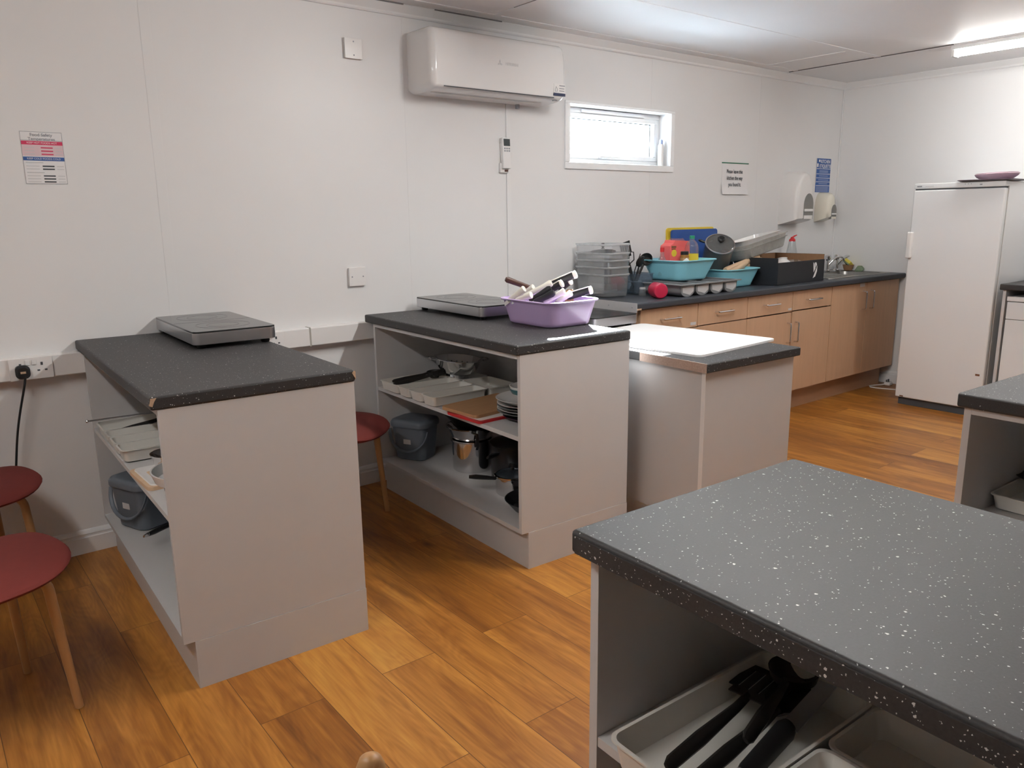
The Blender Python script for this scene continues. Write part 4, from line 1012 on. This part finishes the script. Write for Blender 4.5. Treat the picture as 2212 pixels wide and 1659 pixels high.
# ------------------------------------------------------------------ induction hobs
def hob(label, x, y, z, rot=0.0):
    """x, y: front left corner in the islands' grid"""
    t = thing('induction_hob', label, 'hob', iw(x, y, z), -AI + rot, 'double induction hobs')
    w, d = .312, .605
    def rg(i, z): return rrect(w - 2 * i, d - 2 * i, .026 - i, z, 6, w / 2, d / 2)
    obj('steel_casing', B().loft([rg(.002, .016), rg(0, .018), rg(0, .058), rg(.001, .060)]), 'steel', t)
    obj('glass_top', B().loft([rg(.0005, .0595), rg(.0005, .0645), rg(.0015, .0655)]), 'hobglass', t)
    b = B()
    b.box(.006, w - .006, d / 2 - .0012, d / 2 + .0012, .0654, .0658)
    for cy in (d * .27, d * .75):
        b.lathe([(.100, .0654), (.100, .0658), (.1012, .0658), (.1012, .0654)], 48, c=(w / 2, cy))
        b.lathe([(.060, .0654), (.060, .0658), (.0610, .0658), (.0610, .0654)], 48, c=(w / 2, cy))
    obj('printed_ring', b, 'hobline', t)
    for fx in (.035, w - .035):
        for fy in (.04, d - .04): obj('foot', B().lathe([(0, 0), (.015, 0), (.017, .004), (.017, .017), (0, .017)], 16, c=(fx, fy)), 'rubber', t)
    return t
h1 = hob('double induction hob on the left island', .735, -.655, ZT)
h2 = copy_thing(h1, 'double induction hob on the middle island, left of the lilac tub', iw(1.985, -.690, ZT), -AI)
h3 = copy_thing(h1, 'double induction hob on the lower island, behind the lilac tub', iw(2.604, -.775, I3H), -AI)
# white chopping board in the sunlight, partly added to whiten beyond the sun patch
t = thing('white_chopping_board', 'large white chopping board lying in the sunlight on the lower island', 'chopping board', iw(I3X + .345, I3Y + .52, I3H), -AI + math.radians(6))
obj('board', B().loft([rrect(.60, .76, .030, z, 6) for z in (0, .009)] + [rrect(.596, .756, .029, .010, 6)]), 'boardwhite', t)

# ------------------------------------------------------------------ lilac tub of knives
TX, TY = 2.172, -.950
tub = basin('lilac_basin', 'lilac plastic basin full of cooking knives on the middle island', iw(TX, TY, ZT), -AI + math.radians(1), .315, .385, .112, 'purple', .034)
def knife(label, x, y, z, az, el, roll, L, style, cat='knife'):
    ee = lean(az, el, roll); bk = .030
    t = thing('knife', label, cat, iw(x, y, z) - (Euler(ee).to_matrix() @ Vector((bk, 0, 0))), ee, 'knives in the lilac basin')
    L += bk
    # handle end at the far (upper) tip; blade runs back down into the tub
    def hr(w, h, x): return [(x, w * math.cos(2 * PI * k / 16), h * math.sin(2 * PI * k / 16)) for k in range(16)]
    if style == 'white':
        rings = [hr(.010, .007, 0), hr(.012, .009, .01), hr(.012, .010, L * .4), hr(.013, .011, L * .75), hr(.016, .012, L * .95), hr(.013, .009, L)]
        obj('handle', B().loft(rings), 'offwhite', t, angle=60)
    elif style == 'black':
        rings = [hr(.011, .008, 0), hr(.014, .010, .012), hr(.0135, .010, L * .5), hr(.0155, .012, L * .9), hr(.010, .007, L)]
        obj('handle', B().loft(rings), 'black', t, angle=60)
    elif style == 'capped':
        rings = [hr(.012, .008, 0), hr(.015, .010, .012), hr(.016, .011, L * .9)]
        hnd = obj('handle', B().loft(rings), 'black', t, angle=60)
        obj('white_cap', B().loft([hr(.0175, .0125, L * .88), hr(.0185, .0135, L * .97), hr(.014, .010, L)]), 'offwhite', hnd, angle=60)
        obj('white_spine', B().box(.01, L * .9, .0135, .0185, -.008, .008, .002), 'offwhite', hnd)
    elif style == 'brown':
        rings = [hr(.008, .006, 0), hr(.012, .009, .02), hr(.0125, .010, L * .6), hr(.014, .011, L * .93), hr(.009, .007, L)]
        obj('handle', B().loft(rings), 'brown', t, angle=60)
    bl = .028
    obj('blade', B().loft([[(0, -.009, -.001), (0, .009, -.001), (0, .009, .001), (0, -.009, .001)], [(-bl * .7, -.009, -.0008), (-bl * .7, .007, -.0008), (-bl * .7, .007, .0008), (-bl * .7, -.009, .0008)], [(-bl, -.009, -.0005), (-bl, -.006, -.0005), (-bl, -.006, .0005), (-bl, -.009, .0005)]]), 'chrome', t, smooth=False)
    return t
KZ = ZT + .098
knife('knife with a long brown wooden handle sticking out of the basin to the left', 2.153, -0.820, 1.053, 157, 21, 80, 0.109, 'brown')
knife('cream handled knife at the left end of the knife basin', 2.037, -0.869, 1.018, -66, 36, 80, 0.069, 'white')
knife('cream handled knife lying second from the left in the knife basin', 2.124, -0.830, 1.026, -71, 30, 80, 0.062, 'white')
knife('cream handled knife with the longest pale handle in the knife basin', 2.122, -0.880, 1.030, -53, 26, 80, 0.109, 'white')
knife('cream handled knife low at the front edge of the knife basin', 2.044, -0.920, 1.016, -73, 19, 80, 0.056, 'white')
knife('black handled knife lying in the middle of the knife basin', 2.109, -0.930, 1.014, -58, 32, 80, 0.087, 'black')
knife('black handled knife lying at the front of the knife basin', 2.100, -0.979, 1.012, -63, 26, 80, 0.074, 'black')
knife('knife with a black handle and big cream end cap, highest in the basin', 2.247, -0.899, 1.068, -53, 23, 80, 0.110, 'capped')
knife('knife with a black handle and round cream cap in the basin centre', 2.200, -0.930, 1.044, -67, 29, 80, 0.067, 'capped')
knife('cream handled knife lying right of the basin centre', 2.137, -1.000, 1.013, -61, 28, 80, 0.077, 'white')
knife('cream handled knife nearest the right front corner of the basin', 2.190, -1.019, 1.011, -75, 32, 80, 0.056, 'white')
knife('knife with a black handle and cream end cap jutting right over the basin rim', 2.288, -0.979, 1.017, -58, 17, 80, 0.093, 'capped')
knife('small knife with black handle and cream cap behind the basin centre', 2.318, -0.880, 1.049, -83, 33, 80, 0.052, 'capped')
t = thing('cork_block', 'small brown wooden block among the knives at the back right of the basin', 'block', iw(2.300, -.945, KZ - .005), (0, math.radians(-20), .2))
obj('block', B().box(-.02, .02, -.015, .015, -.03, .045, .003), 'boardwood', t)
t = thing('whisk', 'small steel whisk among the knives at the left of the basin', 'whisk', iw(2.075, -.93, KZ - .02), lean(150, 60, 0))
b = B()
for k in range(5):
    a = PI * k / 5; c_, s_ = math.cos(a), math.sin(a)
    b.tube([(.0, 0, 0)] + [(.06 * f, .016 * math.sin(PI * f) * c_, .016 * math.sin(PI * f) * s_) for f in (.2, .4, .6, .8, 1.0)], .0011, 6)
obj('wires', b, 'chrome', t)

# ------------------------------------------------------------------ things on the island shelves
SZ, BZ2 = .5456, .1716
def cutlery_tray(label, x, y, pockets, rot=0.0, h=.048):
    """x, y: front left corner in the islands' grid; pockets: (x, y, w, d)"""
    t = thing('white_cutlery_tray', label, 'cutlery tray', iw(x, y, SZ), -AI + rot)
    for px, py, w, d in pockets:
        bb = B(); th = .0025; tp = .012
        rr_ = lambda i, r, z: rrect(w - 2 * i, d - 2 * i, r, z, 5, px + w / 2, py + d / 2)
        bb.loft([rr_(tp + .008, .012, 0), rr_(tp, .016, .005), rr_(.005, .018, h - .003), rr_(0, .020, h - .003), rr_(0, .020, h), rr_(.006, .018, h), rr_(tp + th, .014, .006), rr_(tp + .012, .012, .003)])
        obj('compartment', bb, 'traywhite', t, angle=40)
    return t
pk = [(0, .335, .300, .175), (0, .225, .300, .112), (0, .113, .300, .112), (0, 0, .300, .113), (.302, 0, .165, .24), (.302, .242, .165, .268)]
cutlery_tray('white cutlery tray on the shelf of the left island', .436, -.755, [(a * .93, b_, c_ * .93, d_) for a, b_, c_, d_ in pk])
cutlery_tray('white cutlery tray on the shelf of the middle island', 1.682, -.745, pk)
utensil('slotted_turner', 'black slotted turner lying in the cutlery tray of the middle island', iw(1.715, -.32, SZ + .032), lean(-6, 6, 4), 'slotted', .30)
utensil('ladle', 'black ladle lying behind the turner in the middle island tray', iw(1.73, -.285, SZ + .040), lean(-3, 4, 0), 'ladle', .28)
utensil('serving_spoon', 'black serving spoon lying in the cutlery tray of the left island', iw(.475, -.40, SZ + .030), lean(10, 6, 0), 'spoon', .27)
t = thing('skewer', 'thin steel skewer sticking out of the left island tray', 'skewer', iw(.405, -.275, SZ + .062), lean(2, -1.5, 0))
obj('rod', B().tube([(0, 0, 0), (.10, 0, 0), (.30, 0, 0)], [.0035, .003, .002], 8), 'steel', t)
obj('ring_end', B().lathe([(0, -.007), (.005, -.005), (.007, 0), (.005, .005), (0, .007)], 12), 'chrome', t)

# steel colander
def colander(label, x, y, z):
    t = thing('colander', label, 'colander', iw(x, y, z), (math.radians(4), math.radians(3), .2))
    r = .118
    pr = [(0, .022), (.05, .022), (.080, .034), (.103, .062), (.116, .098), (.124, .101), (.124, .103), (.114, .102), (.100, .064), (.078, .037), (.05, .025), (0, .025)]
    obj('bowl', B().lathe(pr, 44), 'chrome', t)
    obj('base_ring', B().lathe([(.058, 0), (.060, 0), (.054, .026), (.050, .026)], 36), 'chrome', t)
    b = B()
    for k in range(4):
        n_ = 14 + 3 * k
        for j in range(n_):
            a = 2 * PI * j / n_; rr_ = (.068, .083, .094, .102)[k]; zz = (.0295, .038, .050, .0655)[k]
            b.lathe([(0, 0), (.0026, 0), (.0026, .0006), (0, .0006)], 6, mtx=Matrix.Translation((rr_ * math.cos(a) * .985, rr_ * math.sin(a) * .985, zz + .0015)) @ Matrix.Rotation(a, 4, 'Z') @ Matrix.Rotation(math.radians(-35 - 9 * k), 4, 'Y'))
    obj('hole_pattern', b, 'ink', t, smooth=False)
    for a in (150, -30):
        d = Vector((math.cos(math.radians(a)), math.sin(math.radians(a)), 0)); p = Vector((-d.y, d.x, 0))
        obj('loop_handle', B().tube([d * .120 + p * .035 + Vector((0, 0, .099)), d * .145 + p * .030 + Vector((0, 0, .101)), d * .156 + p * .012 + Vector((0, 0, .102)), d * .156 - p * .012 + Vector((0, 0, .102)), d * .145 - p * .030 + Vector((0, 0, .101)), d * .120 - p * .035 + Vector((0, 0, .099))], .0035, 8), 'chrome', t)
    return t
colander('shiny steel colander standing in the cutlery tray of the middle island', 2.045, -.375, SZ + .030)

def flat_board(name, label, x, y, z, rot, w, d, h, m, slot=True):
    t = thing(name, label, 'chopping board', iw(x, y, z), rot)
    o = obj('board', B().loft([rrect(w, d, .02, 0, 5), rrect(w, d, .02, h, 5)]), m, t)
    return t, o
t, o = flat_board('chopping_board', 'red edged white chopping board under the wooden board, middle island', 1.835, -.965, SZ, -AI + math.radians(4), .30, .235, .009, 'redb')
obj('white_face', B().loft([rrect(.268, .203, .012, .0085, 5), rrect(.268, .203, .012, .0098, 5)]), 'pvc', t)
flat_board('chopping_board', 'brown wooden chopping board lying on the red edged board, middle island', 1.865, -.905, SZ + .011, (math.radians(1), 0, -AI + math.radians(8)), .345, .230, .014, 'boardwood')
t, o = flat_board('chopping_board', 'white topped wooden chopping board on the shelf of the left island', .605, -.975, SZ, -AI + math.radians(3), .33, .235, .012, 'palewood')
obj('white_face', B().loft([rrect(.305, .215, .018, .0118, 5), rrect(.303, .213, .018, .0165, 5)]), 'pvc', t)
obj('hand_slot', B().loft([rrect(.028, .085, .008, .016, 4, -.115, 0), rrect(.028, .085, .008, .0172, 4, -.115, 0)]), 'palewood', t)
# plates
def plate_(label, x, y, z, r, m='white', group='stacked plates on the middle island', h=.022):
    t = thing('plate', label, 'plate', iw(x, y, z), 0, group)
    obj('plate', B().lathe([(0, 0), (r * .55, 0), (r * .62, .003), (r * .97, h - .002), (r, h), (r * .97, h + .001), (r * .60, .007), (0, .005)], 48), m, t)
    return t
px_, py_ = 1.900, -1.145
for i, (lb, m_) in enumerate((('grey rimmed plate at the bottom of the middle island stack', 'greyrim'), ('white plate second from the bottom of the middle island stack', 'white'), ('grey plate third from the bottom of the middle island stack', 'greyrim'), ('white plate second from the top of the middle island stack', 'white'))):
    plate_(lb, px_, py_, SZ + .020 + .011 * i, .128, m_)
plate_('wide grey topped white plate uppermost in the middle island stack', px_ + .004, py_ + .012, SZ + .066, .130, 'white', h=.026)
t = thing('bowl', 'dark plum bowl underneath the stacked plates of the middle island', 'bowl', iw(px_, py_, SZ), 0)
obj('bowl', B().lathe([(0, 0), (.06, 0), (.08, .008), (.105, .020), (.103, .021), (.075, .012), (0, .006)], 40), 'plum', t)
def small_bowl(label, x, y, z, r, h, m, band=None, rim=None):
    t = thing('bowl', label, 'bowl', iw(x, y, z), 0)
    obj('bowl', B().lathe([(0, 0), (r * .5, 0), (r * .62, .004), (r * .92, h * .5), (r, h), (r - .005, h), (r * .88, h * .5), (r * .55, .010), (0, .008)], 40), m, t)
    if band: obj('coloured_band', B().lathe([(r * .86, h * .36), (r * .945, h * .56), (r * .985, h * .80)], 40), band, t)
    return t
small_bowl('white bowl with a teal band on top of the plates, middle island', px_ + .02, py_ + .03, SZ + .085, .075, .050, 'white', 'teal')
# left island crockery
t = thing('steel_bowl', 'small steel bowl on the white board at the left island shelf', 'bowl', iw(.562, -.935, SZ + .018), 0)
obj('bowl', B().lathe([(0, 0), (.045, 0), (.056, .008), (.064, .036), (.068, .046), (.070, .050), (.064, .050), (.058, .036), (.05, .010), (0, .006)], 36), 'chrome', t)
small_bowl('wide white bowl on the left island shelf, nearest the front panel', .575, -1.195, SZ + .020, .135, .062, 'white')
small_bowl('white bowl with teal inside, nested behind on the left island shelf', .625, -1.130, SZ + .048, .105, .055, 'white', 'teal')
plate_('grey rimmed plate under the wide white bowl on the left island', .590, -1.195, SZ, .115, 'greyrim', 'crockery on the left island')

# food waste caddies
def caddy(label, x, y, rot):
    t = thing('food_caddy', label, 'caddy', iw(x, y, BZ2), rot, 'blue grey food waste caddies')
    w, d, h = .205, .175, .185
    obj('bucket', B().loft([rrect(w - .05, d - .05, .03, 0, 6), rrect(w - .036, d - .036, .035, .006, 6), rrect(w - .004, d - .004, .042, h, 6), rrect(w - .010, d - .010, .040, h, 6), rrect(w - .044, d - .044, .032, .008, 6)]), 'caddy', t, angle=50)
    obj('lid', B().loft([rrect(w + .006, d + .006, .045, h - .014, 6), rrect(w + .010, d + .010, .046, h - .010, 6), rrect(w + .010, d + .010, .046, h + .006, 6), rrect(w - .004, d - .004, .042, h + .018, 6), rrect(w - .05, d - .05, .030, h + .026, 6)]), 'caddy', t, angle=50)
    pts = []
    for k in range(17):
        a = PI * k / 16
        pts.append((-.110 * math.cos(a), -d * .5 - .004 + .03 * (1 - math.sin(a)) + 0, h - .03 - .105 * math.sin(a)))
    obj('carry_handle', B().tube(pts, [(.008, .004)] * 17, 8), 'caddy', t)
    obj('label_plate', B().box(-.022, .020, -d * .5 + .0085, -d * .5 + .0125, .085, .110, .0008, mtx=None), 'palegrey', t)
    return t
c1 = caddy('blue grey lidded food caddy on the bottom shelf of the middle island', 1.862, -.255, -AI - math.radians(62))
copy_thing(c1, 'blue grey lidded food caddy on the bottom shelf of the left island', iw(.560, -.345, BZ2), -AI - math.radians(66), 'blue grey food waste caddies')

# pans under the middle island
t = pan('stock_pot', 'tall polished steel stock pot on the bottom shelf of the middle island', iw(1.985, -.590, BZ2), 0, .098, .150, 'chrome')
obj('rolled_rim', B().lathe([(.097, .147), (.104, .148), (.105, .152), (.098, .154)], 44), 'chrome', t)
t = pan('steamer_pan', 'wide steel steamer pan with a black strap handle on the stock pot', iw(1.985, -.590, BZ2 + .155), 0, .098, .062, 'chrome', 1.22)
obj('rolled_rim', B().lathe([(.117, .060), (.124, .061), (.125, .066), (.118, .067)], 44), 'chrome', t)
h_ = obj('strap_handle', B().tube([(-.075, -.105, .058), (-.060, -.126, .050), (-.052, -.116, .0), (-.050, -.104, -.020)], [(.004, .013)] * 4, 8), 'black', t)
obj('rivet', B().lathe([(0, 0), (.009, 0), (.009, .004), (0, .006)], 12).xf(Matrix.Translation((-.050, -.107, -.022)) @ Matrix.Rotation(PI / 2, 4, 'X')), 'chrome', h_)
t = pan('wok', 'black wok lying on top of the steel steamer, middle island', iw(1.985, -.575, BZ2 + .222), (.06, 0, 0), .085, .060, 'nonstick', 1.55)
long_handle(t, .128, .052, -20, .12, 'black', .03)
t = pan('black_pot', 'black cooking pot behind the small saucepan, middle island bottom shelf', iw(2.075, -.815, BZ2), 0, .115, .165, 'nonstick')  # pot made larger so its black fills the deep shadow inside the shelf
obj('lid', B().lathe([(.117, .165), (.117, .169), (.07, .181), (0, .185)], 36), 'nonstick', t)
obj('lid_knob', B().lathe([(.010, .183), (.010, .195), (.020, .201), (.018, .211), (0, .213)], 16), 'black', t)
long_handle(t, .115, .135, 190, .07, 'black', .0, .016)
t = pan('small_saucepan', 'small steel saucepan with black handle pointing left, middle island', iw(1.935, -.985, BZ2), 0, .078, .080, 'chrome')
long_handle(t, .078, .066, 146, .115, 'black', .012, .013)
obj('lid_glass', B().lathe([(.077, .083), (.055, .096), (.02, .103), (0, .104)], 36), 'smoke', t)
obj('lid_rim', B().lathe([(.074, .080), (.082, .081), (.082, .086), (.075, .087)], 40), 'chrome', t)
obj('lid_knob', B().lathe([(.008, .103), (.008, .114), (.018, .119), (.018, .128), (.010, .134), (0, .134)], 18), 'black', t)
t = pan('black_pot', 'second black cooking pot right of the small saucepan, middle island', iw(2.105, -1.015, BZ2), 0, .080, .120, 'nonstick')
obj('lid', B().lathe([(.082, .120), (.082, .124), (.05, .134), (0, .138)], 36), 'nonstick', t)
obj('lid_knob', B().lathe([(.008, .137), (.008, .148), (.016, .153), (.014, .161), (0, .162)], 16), 'black', t)
t = pan('frying_pan', 'black frying pan at the front right of the middle island bottom shelf', iw(1.895, -1.200, BZ2), 0, .100, .045, 'nonstick', 1.27)
long_handle(t, .127, .040, 12, .16, 'black', .03)
# pans under the left island
t = pan('frying_pan', 'black frying pan with a steel tipped handle, left island bottom shelf', iw(.740, -.500, BZ2), 0, .105, .068, 'nonstick', 1.15)
long_handle(t, .120, .060, 209, .155, 'black', .0, .013, True)

# near island shelf
npk = [(0, -.215, .40, .205), (0, -.425, .24, .206), (0, -.64, .24, .211), (.243, -.64, .157, .421)]
cutlery_tray('white cutlery tray on the shelf of the nearest island', .722, -2.850, npk, 0, .052)
NS = 'cooking tools in the nearest tray'
utensil('slotted_turner', 'black slotted turner lying in the nearest white cutlery tray', iw(.752, -2.955, SZ + .044), lean(7, -1.5, 0), 'slotted', .335, group=NS)
utensil('serving_spoon', 'large black serving spoon beside the turner in the nearest tray', iw(.760, -3.000, SZ + .046), lean(5, -1.0, 0), 'spoon', .325, group=NS)
utensil('ladle', 'black ladle behind the spoon in the nearest cutlery tray', iw(.88, -2.995, SZ + .052), lean(14, 1, 0), 'ladle', .25, group=NS)
t = thing('knife', 'knife with a thick black handle across the nearest cutlery tray', 'knife', iw(.80, -3.045, SZ + .055), lean(8, 1, 0), NS)
obj('handle', B().tube([(.01, 0, 0), (.025, 0, 0), (.14, 0, 0), (.155, 0, 0)], [(.012, .010), (.015, .012), (.017, .013), (.013, .010)], 14), 'black', t)
obj('steel_collar', B().tube([(-.012, 0, 0), (.012, 0, 0)], [(.012, .008), (.014, .010)], 14), 'steel', t)
obj('blade', B().box(.15, .30, -.016, .012, -.001, .001), 'steel', t, smooth=False)
# far right island shelf
cutlery_tray('white cutlery tray on the shelf of the right edge island', 2.135, -2.735, [(.16, -.29, .36, .28), (.16, -.57, .36, .275)], 0, .045)
utensil('serving_spoon', 'black serving spoon lying in the right edge island tray', iw(2.28, -2.90, SZ + .045), lean(28, 2, 0), 'spoon', .30)
utensil('ladle', 'black ladle lying in the right edge island tray', iw(2.27, -2.955, SZ + .052), lean(32, 3, 0), 'ladle', .28)
